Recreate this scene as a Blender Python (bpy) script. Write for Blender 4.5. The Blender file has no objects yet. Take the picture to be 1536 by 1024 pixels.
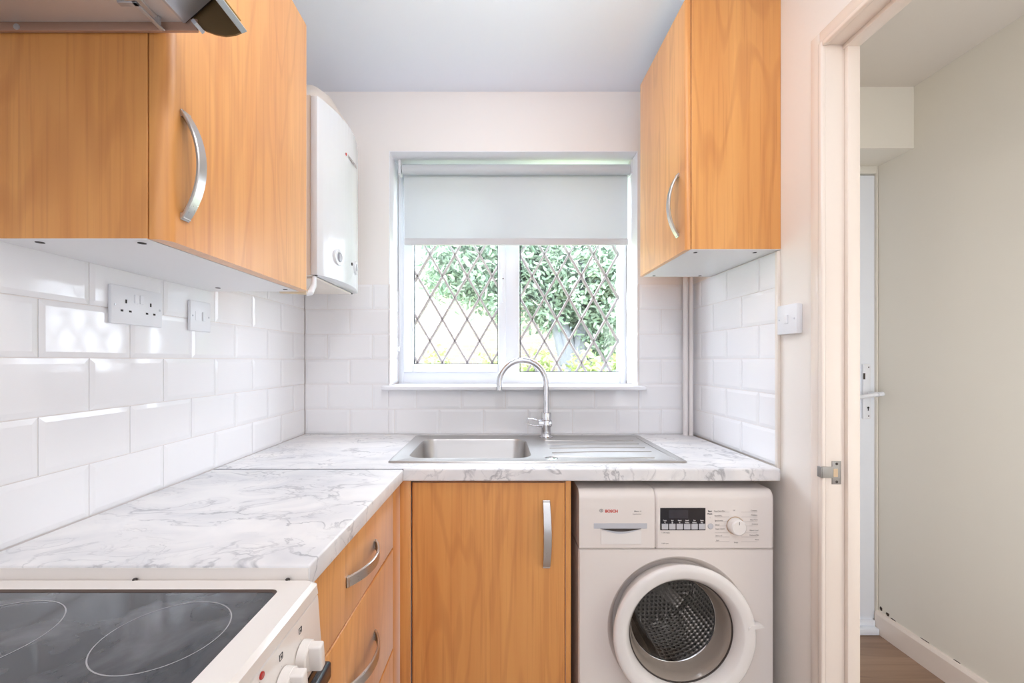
import bpy, bmesh, math, random
from mathutils import Vector, Matrix
random.seed(7)
PI = math.pi
S = bpy.context.scene
COL = S.collection
EYE = 1.242
FPX = 634.0
CX, CY = 746.0, 540.0

def P(px, py, d):
    """point at depth d (metres from the camera) seen at a pixel"""
    return Vector(((px - CX) * d / FPX, d, EYE - (py - CY) * d / FPX))

# ------------------------------------------------------------------ materials
def lin(c):
    return tuple((v / 12.92 if v <= 0.04045 else ((v + 0.055) / 1.055) ** 2.4) for v in c)
def rgb(r, g, b):
    return lin((r / 255, g / 255, b / 255)) + (1.0,)
def new_mat(name):
    m = bpy.data.materials.new(name); m.use_nodes = True
    nt = m.node_tree
    return m, nt, nt.nodes['Principled BSDF'], nt.nodes['Material Output']
def plain(name, col, rough=0.5, metal=0.0, coat=0.0, bump=0.0, bscale=200.0, var=0.0, vscale=3.0, emit=None):
    m, nt, b, out = new_mat(name)
    b.inputs['Base Color'].default_value = col
    b.inputs['Roughness'].default_value = rough
    b.inputs['Metallic'].default_value = metal
    b.inputs['Coat Weight'].default_value = coat
    tc = nt.nodes.new('ShaderNodeTexCoord')
    if var:
        n = nt.nodes.new('ShaderNodeTexNoise'); n.inputs['Scale'].default_value = vscale; n.inputs['Detail'].default_value = 3
        nt.links.new(tc.outputs['Object'], n.inputs['Vector'])
        mx = nt.nodes.new('ShaderNodeMix'); mx.data_type = 'RGBA'
        mx.inputs['A'].default_value = tuple(c * (1 - var) for c in col[:3]) + (1,)
        mx.inputs['B'].default_value = tuple(min(1, c * (1 + var)) for c in col[:3]) + (1,)
        nt.links.new(n.outputs['Fac'], mx.inputs['Factor'])
        nt.links.new(mx.outputs['Result'], b.inputs['Base Color'])
    if bump:
        n = nt.nodes.new('ShaderNodeTexNoise'); n.inputs['Scale'].default_value = bscale; n.inputs['Detail'].default_value = 4
        nt.links.new(tc.outputs['Object'], n.inputs['Vector'])
        bp = nt.nodes.new('ShaderNodeBump'); bp.inputs['Strength'].default_value = bump; bp.inputs['Distance'].default_value = 0.002
        nt.links.new(n.outputs['Fac'], bp.inputs['Height']); nt.links.new(bp.outputs['Normal'], b.inputs['Normal'])
    if emit:
        b.inputs['Emission Color'].default_value = emit[0]; b.inputs['Emission Strength'].default_value = emit[1]
    return m

def wood_mat(name, light, mid, dark, rough=0.3, spec=0.5, axis='Z', scale=1.0):
    m, nt, b, out = new_mat(name)
    tc = nt.nodes.new('ShaderNodeTexCoord')
    def noise(sc, across, along, det, dist=0.0, off=0.0):
        mp = nt.nodes.new('ShaderNodeMapping')
        s = [across, across, across]; s['XYZ'.index(axis)] = along
        mp.inputs['Scale'].default_value = s
        mp.inputs['Location'].default_value = (off, off * 1.7, off * 0.6)
        nt.links.new(tc.outputs['Object'], mp.inputs['Vector'])
        n = nt.nodes.new('ShaderNodeTexNoise'); n.inputs['Scale'].default_value = sc * scale
        n.inputs['Detail'].default_value = det; n.inputs['Distortion'].default_value = dist
        nt.links.new(mp.outputs['Vector'], n.inputs['Vector'])
        return n
    broad = noise(1.0, 16, 0.8, 4, 0.4)
    fine = noise(1.0, 130, 3.0, 5, 0.2, 3.1)
    # cathedral rings: bands of a distorted distance
    ringn = noise(1.0, 5.0, 0.8, 2, 0.3, 7.7)
    mul = nt.nodes.new('ShaderNodeMath'); mul.operation = 'MULTIPLY'; mul.inputs[1].default_value = 60.0
    nt.links.new(ringn.outputs['Fac'], mul.inputs[0])
    sn = nt.nodes.new('ShaderNodeMath'); sn.operation = 'SINE'; nt.links.new(mul.outputs[0], sn.inputs[0])
    pw = nt.nodes.new('ShaderNodeMapRange'); pw.inputs['From Min'].default_value = 0.55; pw.inputs['From Max'].default_value = 1.0
    pw.inputs['To Min'].default_value = 0.0; pw.inputs['To Max'].default_value = 0.26
    nt.links.new(sn.outputs[0], pw.inputs['Value'])
    r = nt.nodes.new('ShaderNodeValToRGB')
    r.color_ramp.elements[0].position = 0.32; r.color_ramp.elements[0].color = mid
    r.color_ramp.elements[1].position = 0.68; r.color_ramp.elements[1].color = light
    nt.links.new(broad.outputs['Fac'], r.inputs['Fac'])
    mx = nt.nodes.new('ShaderNodeMix'); mx.data_type = 'RGBA'
    nt.links.new(r.outputs['Color'], mx.inputs['A']); mx.inputs['B'].default_value = dark
    nt.links.new(pw.outputs['Result'], mx.inputs['Factor'])
    mr = nt.nodes.new('ShaderNodeMapRange'); mr.inputs['From Min'].default_value = 0.5; mr.inputs['From Max'].default_value = 0.75
    mr.inputs['To Min'].default_value = 0.0; mr.inputs['To Max'].default_value = 0.42
    nt.links.new(fine.outputs['Fac'], mr.inputs['Value'])
    mx2 = nt.nodes.new('ShaderNodeMix'); mx2.data_type = 'RGBA'
    nt.links.new(mx.outputs['Result'], mx2.inputs['A']); mx2.inputs['B'].default_value = dark
    nt.links.new(mr.outputs['Result'], mx2.inputs['Factor'])
    nt.links.new(mx2.outputs['Result'], b.inputs['Base Color'])
    b.inputs['Roughness'].default_value = rough
    b.inputs['Specular IOR Level'].default_value = spec
    b.inputs['Sheen Weight'].default_value = 0.5; b.inputs['Sheen Roughness'].default_value = 0.35
    return m

def marble_mat():
    m, nt, b, out = new_mat('marble_laminate')
    tc = nt.nodes.new('ShaderNodeTexCoord')
    mp = nt.nodes.new('ShaderNodeMapping'); mp.inputs['Rotation'].default_value = (0.3, 0.2, 0.6); mp.inputs['Scale'].default_value = (1.0, 1.55, 1.0)
    nt.links.new(tc.outputs['Object'], mp.inputs['Vector'])
    def noise(sc, det, dist, src=mp):
        n = nt.nodes.new('ShaderNodeTexNoise'); n.inputs['Scale'].default_value = sc
        n.inputs['Detail'].default_value = det; n.inputs['Distortion'].default_value = dist
        nt.links.new(src.outputs['Vector'], n.inputs['Vector']); return n
    def ridge(n, w, a):
        s = nt.nodes.new('ShaderNodeMath'); s.operation = 'SUBTRACT'; s.inputs[1].default_value = 0.5
        nt.links.new(n.outputs['Fac'], s.inputs[0])
        ab = nt.nodes.new('ShaderNodeMath'); ab.operation = 'ABSOLUTE'; nt.links.new(s.outputs[0], ab.inputs[0])
        mr = nt.nodes.new('ShaderNodeMapRange'); mr.inputs['From Min'].default_value = 0.0; mr.inputs['From Max'].default_value = w
        mr.inputs['To Min'].default_value = a; mr.inputs['To Max'].default_value = 0.0
        nt.links.new(ab.outputs[0], mr.inputs['Value']); return mr
    v1 = ridge(noise(5.5, 7, 1.1), 0.022, 0.60)
    v2 = ridge(noise(14.0, 6, 0.8), 0.022, 0.42)
    mask = noise(5.0, 3, 0.5)
    mr = nt.nodes.new('ShaderNodeMapRange'); mr.inputs['From Min'].default_value = 0.38; mr.inputs['From Max'].default_value = 0.58
    nt.links.new(mask.outputs['Fac'], mr.inputs['Value'])
    mu = nt.nodes.new('ShaderNodeMath'); mu.operation = 'MULTIPLY'; nt.links.new(v1.outputs['Result'], mu.inputs[0]); nt.links.new(mr.outputs['Result'], mu.inputs[1])
    mask2 = noise(7.0, 2, 0.2)
    mr2 = nt.nodes.new('ShaderNodeMapRange'); mr2.inputs['From Min'].default_value = 0.48; mr2.inputs['From Max'].default_value = 0.66
    nt.links.new(mask2.outputs['Fac'], mr2.inputs['Value'])
    mu2 = nt.nodes.new('ShaderNodeMath'); mu2.operation = 'MULTIPLY'; nt.links.new(v2.outputs['Result'], mu2.inputs[0]); nt.links.new(mr2.outputs['Result'], mu2.inputs[1])
    mxv = nt.nodes.new('ShaderNodeMath'); mxv.operation = 'MAXIMUM'; nt.links.new(mu.outputs[0], mxv.inputs[0]); nt.links.new(mu2.outputs[0], mxv.inputs[1])
    cloud = noise(6.0, 5, 0.8)
    r = nt.nodes.new('ShaderNodeValToRGB')
    r.color_ramp.elements[0].position = 0.35; r.color_ramp.elements[0].color = rgb(238, 235, 234)
    r.color_ramp.elements[1].position = 0.72; r.color_ramp.elements[1].color = rgb(214, 213, 216)
    nt.links.new(cloud.outputs['Fac'], r.inputs['Fac'])
    mx = nt.nodes.new('ShaderNodeMix'); mx.data_type = 'RGBA'
    nt.links.new(r.outputs['Color'], mx.inputs['A']); mx.inputs['B'].default_value = rgb(120, 120, 128)
    nt.links.new(mxv.outputs[0], mx.inputs['Factor'])
    nt.links.new(mx.outputs['Result'], b.inputs['Base Color'])
    b.inputs['Roughness'].default_value = 0.32
    return m

def glass_mat(name, tint=(1, 1, 1, 1), rough=0.0, ior=1.5):
    m, nt, b, out = new_mat(name)
    nt.nodes.remove(b)
    tr = nt.nodes.new('ShaderNodeBsdfTransparent'); tr.inputs['Color'].default_value = tint
    gl = nt.nodes.new('ShaderNodeBsdfGlossy'); gl.inputs['Roughness'].default_value = rough
    fr = nt.nodes.new('ShaderNodeFresnel'); fr.inputs['IOR'].default_value = ior
    mx = nt.nodes.new('ShaderNodeMixShader')
    nt.links.new(fr.outputs[0], mx.inputs[0]); nt.links.new(tr.outputs[0], mx.inputs[1]); nt.links.new(gl.outputs[0], mx.inputs[2])
    nt.links.new(mx.outputs[0], out.inputs['Surface'])
    return m

def brushed(name, col, rough, axis='X', strength=0.15):
    m, nt, b, out = new_mat(name)
    b.inputs['Base Color'].default_value = col; b.inputs['Metallic'].default_value = 1.0
    tc = nt.nodes.new('ShaderNodeTexCoord'); mp = nt.nodes.new('ShaderNodeMapping')
    s = [400.0, 400.0, 400.0]; s['XYZ'.index(axis)] = 6.0
    mp.inputs['Scale'].default_value = s
    nt.links.new(tc.outputs['Object'], mp.inputs['Vector'])
    n = nt.nodes.new('ShaderNodeTexNoise'); n.inputs['Scale'].default_value = 1.0; n.inputs['Detail'].default_value = 2
    nt.links.new(mp.outputs['Vector'], n.inputs['Vector'])
    mr = nt.nodes.new('ShaderNodeMapRange'); mr.inputs['To Min'].default_value = rough - 0.08; mr.inputs['To Max'].default_value = rough + 0.1
    nt.links.new(n.outputs['Fac'], mr.inputs['Value']); nt.links.new(mr.outputs['Result'], b.inputs['Roughness'])
    return m

def drum_mat():
    m, nt, b, out = new_mat('perforated_drum_steel')
    tc = nt.nodes.new('ShaderNodeTexCoord'); mp = nt.nodes.new('ShaderNodeMapping')
    nt.links.new(tc.outputs['UV'], mp.inputs['Vector'])
    v = nt.nodes.new('ShaderNodeTexVoronoi'); v.inputs['Scale'].default_value = 1.0; v.inputs['Randomness'].default_value = 0.0
    nt.links.new(mp.outputs['Vector'], v.inputs['Vector'])
    r = nt.nodes.new('ShaderNodeValToRGB')
    r.color_ramp.elements[0].position = 0.22; r.color_ramp.elements[0].color = (0.01, 0.01, 0.01, 1)
    r.color_ramp.elements[1].position = 0.28; r.color_ramp.elements[1].color = (0.62, 0.59, 0.56, 1)
    nt.links.new(v.outputs['Distance'], r.inputs['Fac']); nt.links.new(r.outputs['Color'], b.inputs['Base Color'])
    bp = nt.nodes.new('ShaderNodeBump'); bp.inputs['Strength'].default_value = 1.0; bp.inputs['Distance'].default_value = 0.004; bp.invert = True
    nt.links.new(v.outputs['Distance'], bp.inputs['Height']); nt.links.new(bp.outputs['Normal'], b.inputs['Normal'])
    b.inputs['Metallic'].default_value = 1.0; b.inputs['Roughness'].default_value = 0.2
    return m

def blind_mat():
    m, nt, b, out = new_mat('blind_fabric')
    b.inputs['Base Color'].default_value = rgb(206, 211, 215); b.inputs['Roughness'].default_value = 0.9
    tl = nt.nodes.new('ShaderNodeBsdfTranslucent'); tl.inputs['Color'].default_value = rgb(200, 206, 212)
    mx = nt.nodes.new('ShaderNodeMixShader'); mx.inputs[0].default_value = 0.10
    nt.links.new(b.outputs[0], mx.inputs[1]); nt.links.new(tl.outputs[0], mx.inputs[2]); nt.links.new(mx.outputs[0], out.inputs['Surface'])
    tc = nt.nodes.new('ShaderNodeTexCoord')
    n = nt.nodes.new('ShaderNodeTexNoise'); n.inputs['Scale'].default_value = 400
    nt.links.new(tc.outputs['Object'], n.inputs['Vector'])
    bp = nt.nodes.new('ShaderNodeBump'); bp.inputs['Strength'].default_value = 0.3; bp.inputs['Distance'].default_value = 0.001
    nt.links.new(n.outputs['Fac'], bp.inputs['Height']); nt.links.new(bp.outputs['Normal'], b.inputs['Normal'])
    return m

def leaf_mat(name, c1, c2, trans=0.35):
    m, nt, b, out = new_mat(name)
    oi = nt.nodes.new('ShaderNodeNewGeometry')
    r = nt.nodes.new('ShaderNodeValToRGB')
    r.color_ramp.elements[0].color = c1; r.color_ramp.elements[1].color = c2
    nt.links.new(oi.outputs['Random Per Island'], r.inputs['Fac'])
    nt.links.new(r.outputs['Color'], b.inputs['Base Color'])
    b.inputs['Roughness'].default_value = 0.4
    tl = nt.nodes.new('ShaderNodeBsdfTranslucent'); nt.links.new(r.outputs['Color'], tl.inputs['Color'])
    mx = nt.nodes.new('ShaderNodeMixShader'); mx.inputs[0].default_value = trans
    nt.links.new(b.outputs[0], mx.inputs[1]); nt.links.new(tl.outputs[0], mx.inputs[2]); nt.links.new(mx.outputs[0], out.inputs['Surface'])
    return m

def brick_mat():
    m, nt, b, out = new_mat('pale_brick')
    tc = nt.nodes.new('ShaderNodeTexCoord'); mp = nt.nodes.new('ShaderNodeMapping')
    mp.inputs['Rotation'].default_value = (PI / 2, 0, 0)
    nt.links.new(tc.outputs['Object'], mp.inputs['Vector'])
    br = nt.nodes.new('ShaderNodeTexBrick'); br.inputs['Scale'].default_value = 4.5
    br.inputs['Color1'].default_value = rgb(112, 100, 92); br.inputs['Color2'].default_value = rgb(104, 91, 83); br.inputs['Mortar'].default_value = rgb(120, 112, 106)
    nt.links.new(mp.outputs['Vector'], br.inputs['Vector']); nt.links.new(br.outputs['Color'], b.inputs['Base Color'])
    b.inputs['Roughness'].default_value = 0.9
    return m

def hob_mat():
    m, nt, b, out = new_mat('black_ceramic_glass')
    tc = nt.nodes.new('ShaderNodeTexCoord')
    n = nt.nodes.new('ShaderNodeTexNoise'); n.inputs['Scale'].default_value = 9; n.inputs['Detail'].default_value = 6; n.inputs['Distortion'].default_value = 1.2
    nt.links.new(tc.outputs['Object'], n.inputs['Vector'])
    r = nt.nodes.new('ShaderNodeValToRGB')
    r.color_ramp.elements[0].position = 0.42; r.color_ramp.elements[0].color = (0.035, 0.036, 0.042, 1)
    r.color_ramp.elements[1].position = 0.72; r.color_ramp.elements[1].color = (0.12, 0.12, 0.13, 1)
    nt.links.new(n.outputs['Fac'], r.inputs['Fac']); nt.links.new(r.outputs['Color'], b.inputs['Base Color'])
    b.inputs['Roughness'].default_value = 0.07; b.inputs['IOR'].default_value = 1.6
    return m

M = {}
M['wood'] = wood_mat('beech_laminate', rgb(231, 167, 94), rgb(217, 147, 76), rgb(184, 110, 50), 0.38, 0.8)
M['wall'] = plain('cream_wall_paint', rgb(240, 236, 234), 0.55, bump=0.05, bscale=60)
M['wall_right'] = plain('cream_silk_paint', rgb(236, 229, 222), 0.35, bump=0.03, bscale=40)
M['ceiling'] = plain('ceiling_paint', rgb(233, 239, 250), 0.8)
M['tile'] = plain('white_glazed_tile', rgb(238, 237, 239), 0.07, bump=0.10, bscale=7)
M['grout'] = plain('grout', rgb(232, 226, 223), 0.9)
M['upvc'] = plain('white_upvc', rgb(238, 241, 247), 0.3)
M['sill'] = plain('white_eggshell', rgb(240, 240, 244), 0.5)
M['gasketblack'] = plain('dark_seal', rgb(60, 62, 68), 0.6)
M['lead'] = plain('lead_strip', rgb(178, 170, 170), 0.45, metal=0.2)
M['white_board'] = plain('white_melamine', rgb(232, 231, 232), 0.35)
M['dark'] = plain('dark_hole', rgb(45, 38, 36), 0.7)
M['gap'] = plain('dark_gap', rgb(70, 62, 58), 0.8)
M['marble'] = marble_mat()
M['ally'] = plain('painted_edge', rgb(232, 222, 212), 0.3)
M['plast'] = plain('white_plastic', rgb(233, 234, 238), 0.4)
M['plast_side'] = plain('ivory_plastic', rgb(228, 205, 188), 0.4)
M['enamel'] = plain('white_enamel', rgb(233, 226, 220), 0.15)
M['appliance'] = plain('appliance_white', rgb(229, 221, 216), 0.25)
M['appliance_gloss'] = plain('appliance_gloss_white', rgb(232, 227, 224), 0.15)
M['chrome'] = plain('chrome', (0.66, 0.66, 0.68, 1), 0.05, metal=1.0)
M['nickel'] = brushed('brushed_nickel', (0.58, 0.565, 0.555, 1), 0.3, 'Z')
M['nickel_y'] = brushed('brushed_nickel_lengthways', (0.58, 0.565, 0.555, 1), 0.3, 'Y')
M['joint'] = plain('aluminium_joint', rgb(118, 116, 118), 0.5)
M['bar'] = plain('blind_bar_grey', rgb(205, 205, 208), 0.5)
M['strike'] = plain('dull_steel', rgb(150, 146, 142), 0.4, metal=0.5)
M['steel'] = brushed('brushed_steel', (0.50, 0.485, 0.475, 1), 0.36, 'X')
M['hood'] = plain('hood_grey_enamel', rgb(214, 206, 202), 0.35, metal=0.3)
M['hood_light'] = plain('hood_pale_metal', rgb(190, 192, 198), 0.35, metal=0.6)
M['hood_edge'] = plain('hood_bronze_lip', rgb(184, 150, 132), 0.4, metal=0.4)
M['visor'] = plain('visor_cheek', rgb(120, 96, 62), 0.35, metal=0.5)
M['visor_face'] = plain('visor_grey', rgb(176, 184, 188), 0.3, metal=0.5)
M['brass'] = plain('brass_clip', rgb(200, 160, 100), 0.3, metal=0.8)
M['hob'] = hob_mat()
M['ring'] = plain('ring_mark', rgb(158, 156, 158), 0.4)
M['hobtrim'] = plain('hob_seal', rgb(86, 70, 62), 0.5)
M['red'] = plain('red_lens', rgb(176, 48, 40), 0.2)
M['ovenblack'] = plain('oven_black', rgb(32, 36, 48), 0.15)
M['bprint'] = plain('dark_print', rgb(70, 68, 70), 0.6)
M['gprint'] = plain('grey_print', rgb(160, 152, 150), 0.6)
M['wprint'] = plain('white_print', rgb(225, 225, 228), 0.6)
M['redprint'] = plain('red_print', rgb(205, 70, 56), 0.5)
M['display'] = plain('display_black', rgb(38, 38, 44), 0.15)
M['lcd'] = plain('display_window', rgb(56, 56, 64), 0.1)
M['silver'] = plain('silver_plastic', rgb(196, 197, 204), 0.35, metal=0.2)
M['glass'] = glass_mat('window_glass')
M['bowl'] = glass_mat('door_glass', (0.86, 0.85, 0.84, 1), 0.0, 1.6)
M['bowlside'] = plain('smoky_glass_side', rgb(158, 146, 136), 0.12)
M['drum'] = drum_mat()
M['paddle'] = plain('paddle_dark_steel', (0.06, 0.055, 0.05, 1), 0.2, metal=1.0)
M['paddle_light'] = plain('drum_lit_steel', (0.75, 0.70, 0.66, 1), 0.16, metal=1.0)  # brightened steel, carries the highlights painted on the paddle flanks
M['rubber'] = plain('grey_rubber', rgb(150, 142, 136), 0.5)
M['blind'] = blind_mat()
M['boiler'] = plain('boiler_white', rgb(222, 224, 228), 0.18)
M['boiler_side'] = plain('boiler_cream', rgb(229, 219, 210), 0.35)
M['pipe'] = plain('painted_pipe', rgb(228, 222, 220), 0.35)
M['pipe2'] = plain('painted_pipe_tan', rgb(196, 176, 164), 0.4)
M['gloss_cream'] = plain('cream_gloss_paint', rgb(232, 219, 208), 0.12)
M['hallwall'] = plain('hall_cream_paint', rgb(226, 220, 208), 0.5, bump=0.06, bscale=30, var=0.015, vscale=2)
M['hallceil'] = plain('hall_ceiling_paint', rgb(216, 208, 198), 0.7)
M['hallfloor'] = wood_mat('hall_laminate', rgb(160, 128, 102), rgb(138, 106, 82), rgb(108, 80, 60), 0.4, 0.4, 'X')
M['kfloor'] = plain('vinyl_floor', rgb(196, 190, 184), 0.5, var=0.05, vscale=6)
M['leaf'] = leaf_mat('laurel_leaf', rgb(98, 120, 102), rgb(150, 164, 146))
M['lime'] = leaf_mat('lime_leaf', rgb(136, 152, 88), rgb(168, 178, 128))
M['bark'] = plain('bark', rgb(98, 100, 106), 0.9, var=0.2, vscale=9)
M['brick'] = brick_mat()
M['fence'] = plain('blue_grey_fence', rgb(84, 98, 104), 0.8, var=0.1, vscale=4)
M['lawn'] = plain('garden_grass', rgb(176, 186, 140), 0.95, var=0.2, vscale=8)
M['crack'] = plain('damp_hole', rgb(66, 52, 44), 0.9)
M['batten'] = plain('pine_batten', rgb(205, 178, 146), 0.6)
M['tape'] = plain('old_sealant', rgb(222, 205, 176), 0.7)

M['tile'].node_tree.nodes['Principled BSDF'].inputs['Specular IOR Level'].default_value = 0.32
# ------------------------------------------------------------------ builders
def finish(bm, name, mat, parent=None, base=None, smooth=True, angle=35):
    """link a bmesh whose vertices are in world metres as ONE object"""
    me = bpy.data.meshes.new(name)
    bmesh.ops.recalc_face_normals(bm, faces=bm.faces[:])
    bm.to_mesh(me); bm.free()
    o = bpy.data.objects.new(name, me); COL.objects.link(o)
    mats = mat if isinstance(mat, (list, tuple)) else [mat]
    for m in mats: me.materials.append(m)
    if parent is not None:
        off = world_of(parent); o.parent = parent
        me.transform(Matrix.Translation(-off))
    else:
        if base is None:
            vs = [v.co for v in me.vertices]
            base = Vector(((min(v.x for v in vs) + max(v.x for v in vs)) / 2, (min(v.y for v in vs) + max(v.y for v in vs)) / 2, min(v.z for v in vs)))
        base = Vector(base)
        me.transform(Matrix.Translation(-base)); o.location = base
    if smooth:
        me.polygons.foreach_set('use_smooth', [True] * len(me.polygons))
        me.set_sharp_from_angle(angle=math.radians(angle))
    return o
def face_camera(o):
    me = o.data
    if sum(p.normal.y * p.area for p in me.polygons) > 0: me.flip_normals()
    return o
def world_of(o):
    v = Vector(o.location)
    while o.parent: o = o.parent; v = v + Vector(o.location)
    return v
def tag(o, label, cat, group=None):
    o['label'] = label; o['category'] = cat
    if group: o['group'] = group
    return o
def thing(name, label, cat, loc, group=None):
    o = bpy.data.objects.new(name, None); COL.objects.link(o); o.location = loc; o.empty_display_size = 0.05
    return tag(o, label, cat, group)
def struct(o):
    o['kind'] = 'structure'; return o
def BM(): return bmesh.new()
def box(bm, x0, x1, y0, y1, z0, z1, bev=0.0, seg=2, mi=0):
    x0, x1 = min(x0, x1), max(x0, x1); y0, y1 = min(y0, y1), max(y0, y1); z0, z1 = min(z0, z1), max(z0, z1)
    t = bmesh.new()
    bmesh.ops.create_cube(t, size=1.0)
    for v in t.verts:
        v.co = Vector(((x0 + x1) / 2 + v.co.x * (x1 - x0), (y0 + y1) / 2 + v.co.y * (y1 - y0), (z0 + z1) / 2 + v.co.z * (z1 - z0)))
    if bev > 0:
        bev = min(bev, 0.45 * min(x1 - x0, y1 - y0, z1 - z0))
        bmesh.ops.bevel(t, geom=t.edges[:], offset=bev, segments=seg, profile=0.5, affect='EDGES')
    merge(bm, t, mi)
    return bm
def merge(bm, t, mi=0):
    vm = {}
    for v in t.verts: vm[v] = bm.verts.new(v.co)
    for f in t.faces:
        try:
            nf = bm.faces.new([vm[v] for v in f.verts]); nf.material_index = mi
        except ValueError: pass
    t.free()
def prism(bm, pts, axis, a0, a1, bev=0.0, mi=0):
    """polygon pts (2D) extruded along axis; pts order: axis X -> (y,z), Y -> (x,z), Z -> (x,y)"""
    def mk(p, a):
        return {'X': (a, p[0], p[1]), 'Y': (p[0], a, p[1]), 'Z': (p[0], p[1], a)}[axis]
    t = bmesh.new()
    A = [t.verts.new(mk(p, a0)) for p in pts]; B = [t.verts.new(mk(p, a1)) for p in pts]
    t.faces.new(A); t.faces.new(B[::-1])
    n = len(pts)
    for i in range(n): t.faces.new([A[i], B[i], B[(i + 1) % n], A[(i + 1) % n]])
    bmesh.ops.recalc_face_normals(t, faces=t.faces[:])
    if bev: bmesh.ops.bevel(t, geom=t.edges[:], offset=bev, segments=2, profile=0.5, affect='EDGES')
    merge(bm, t, mi); return bm
def lathe(bm, prof, c, axis='Z', seg=48, mi=0, a0=0.0, a1=2 * PI, close=False):
    """prof: list of (r, h) swept about axis through c"""
    c = Vector(c)
    def mk(r, h, a):
        u, v = r * math.cos(a), r * math.sin(a)
        return c + Vector({'Z': (u, v, h), 'Y': (u, h, v), 'X': (h, u, v)}[axis])
    full = abs(a1 - a0 - 2 * PI) < 1e-6
    n = seg if full else seg + 1
    rings = []
    for r, h in prof:
        if r < 1e-6: rings.append([bm.verts.new(mk(0, h, 0))] * n)
        else: rings.append([bm.verts.new(mk(r, h, a0 + (a1 - a0) * i / seg)) for i in range(n)])
    pairs = list(zip(rings[:-1], rings[1:]))
    if close: pairs.append((rings[-1], rings[0]))
    for A, B in pairs:
        for i in range(seg):
            j = (i + 1) % n
            vs = []
            for v in (A[i], A[j], B[j], B[i]):
                if v not in vs: vs.append(v)
            if len(vs) >= 3:
                try: bm.faces.new(vs).material_index = mi
                except ValueError: pass
    return bm
def cyl(bm, c, axis, r, h, seg=32, bev=0.0, mi=0):
    b = min(bev, r * 0.5, abs(h) * 0.45)
    sg = 1 if h > 0 else -1
    if b > 0: prof = [(0, 0), (r - b, 0), (r, b * sg), (r, h - b * sg), (r - b, h), (0, h)]
    else: prof = [(0, 0), (r, 0), (r, h), (0, h)]
    return lathe(bm, prof, c, axis, seg, mi)
def tube(bm, pts, r, seg=12, mi=0, caps=True):
    pts = [Vector(p) for p in pts]
    rad = r if isinstance(r, (list, tuple)) else [r] * len(pts)
    up = None; rings = []
    for i, p in enumerate(pts):
        t = (pts[min(i + 1, len(pts) - 1)] - pts[max(i - 1, 0)]).normalized()
        if up is None:
            up = t.orthogonal().normalized()
        up = (up - t * up.dot(t)).normalized(); s = t.cross(up)
        rings.append([bm.verts.new(p + (up * math.cos(2 * PI * k / seg) + s * math.sin(2 * PI * k / seg)) * rad[i]) for k in range(seg)])
    for A, B in zip(rings[:-1], rings[1:]):
        for k in range(seg):
            bm.faces.new([A[k], A[(k + 1) % seg], B[(k + 1) % seg], B[k]]).material_index = mi
    if caps:
        bm.faces.new(rings[0][::-1]).material_index = mi; bm.faces.new(rings[-1]).material_index = mi
    return bm
def bow(bm, p0, p1, out, wid, bulge=0.032, w=0.024, th=0.007, n=22):
    """curved strap handle"""
    p0, p1, out, wid = Vector(p0), Vector(p1), Vector(out).normalized(), Vector(wid).normalized()
    ax = (p1 - p0); L = ax.length; ax.normalize()
    R = (L * L / 4 + bulge * bulge) / (2 * bulge); half = math.asin(L / 2 / R)
    rings = []
    for i in range(n + 1):
        a = -half + 2 * half * i / n
        c = (p0 + p1) / 2 + ax * (R * math.sin(a)) + out * (R * math.cos(a) - (R - bulge))
        nrm = (ax * math.sin(a) + out * math.cos(a))
        ww = w * (0.92 + 0.08 * math.cos(a / half * PI / 2)); b = 0.0015
        sec = [(-ww / 2 + b, th), (ww / 2 - b, th), (ww / 2, th - b), (ww / 2, b), (ww / 2 - b, 0), (-ww / 2 + b, 0), (-ww / 2, b), (-ww / 2, th - b)]
        rings.append([bm.verts.new(c + wid * u + nrm * (v - th / 2)) for u, v in sec])
    for A, B in zip(rings[:-1], rings[1:]):
        for k in range(8): bm.faces.new([A[k], A[(k + 1) % 8], B[(k + 1) % 8], B[k]])
    bm.faces.new(rings[0][::-1]); bm.faces.new(rings[-1])
    for q in (p0, p1):    # the two feet
        s = 1 if q is p0 else -1
        c = q + ax * (s * 0.006)
        t = bmesh.new(); bmesh.ops.create_cube(t, size=1)
        for v in t.verts:
            v.co = c + ax * (v.co.x * 0.010) + wid * (v.co.y * w * 0.85) + out * (v.co.z * 0.008 + 0.002)
        merge(bm, t)
    return bm
def text(s, size, loc, rot, mat, name, parent, align='LEFT', depth=0.0002, bold=0.0, sx=1.0):
    cu = bpy.data.curves.new('lettering', 'FONT'); cu.body = s; cu.size = size; cu.align_x = align; cu.extrude = depth; cu.offset = bold
    cu.resolution_u = 3
    t = bpy.data.objects.new('tmp', cu); COL.objects.link(t)
    bpy.context.view_layer.update()
    me = bpy.data.meshes.new_from_object(t.evaluated_get(bpy.context.evaluated_depsgraph_get()))
    bpy.data.objects.remove(t); bpy.data.curves.remove(cu)
    mw = Matrix.Translation(Vector(loc)) @ rot @ Matrix.Diagonal((sx, 1, 1, 1))
    me.transform(mw)
    return me
def text_obj(items, mat, name, parent):
    """items: list of (string, size, loc, rot, align, bold, sx) joined into one printed part"""
    bm = BM()
    for s, size, loc, rot, al, bold, sx in items:
        me = text(s, size, loc, rot, mat, name, parent, al, 0.0002, bold, sx)
        bm.from_mesh(me); bpy.data.meshes.remove(me)
    return finish(bm, name, mat, parent, smooth=False)
FRONT = Matrix.Rotation(PI / 2, 4, 'X')                    # reads from the camera side (faces -Y)
RIGHTF = Matrix.Rotation(PI / 2, 4, 'Z') @ Matrix.Rotation(PI / 2, 4, 'X')   # faces +X

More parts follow.
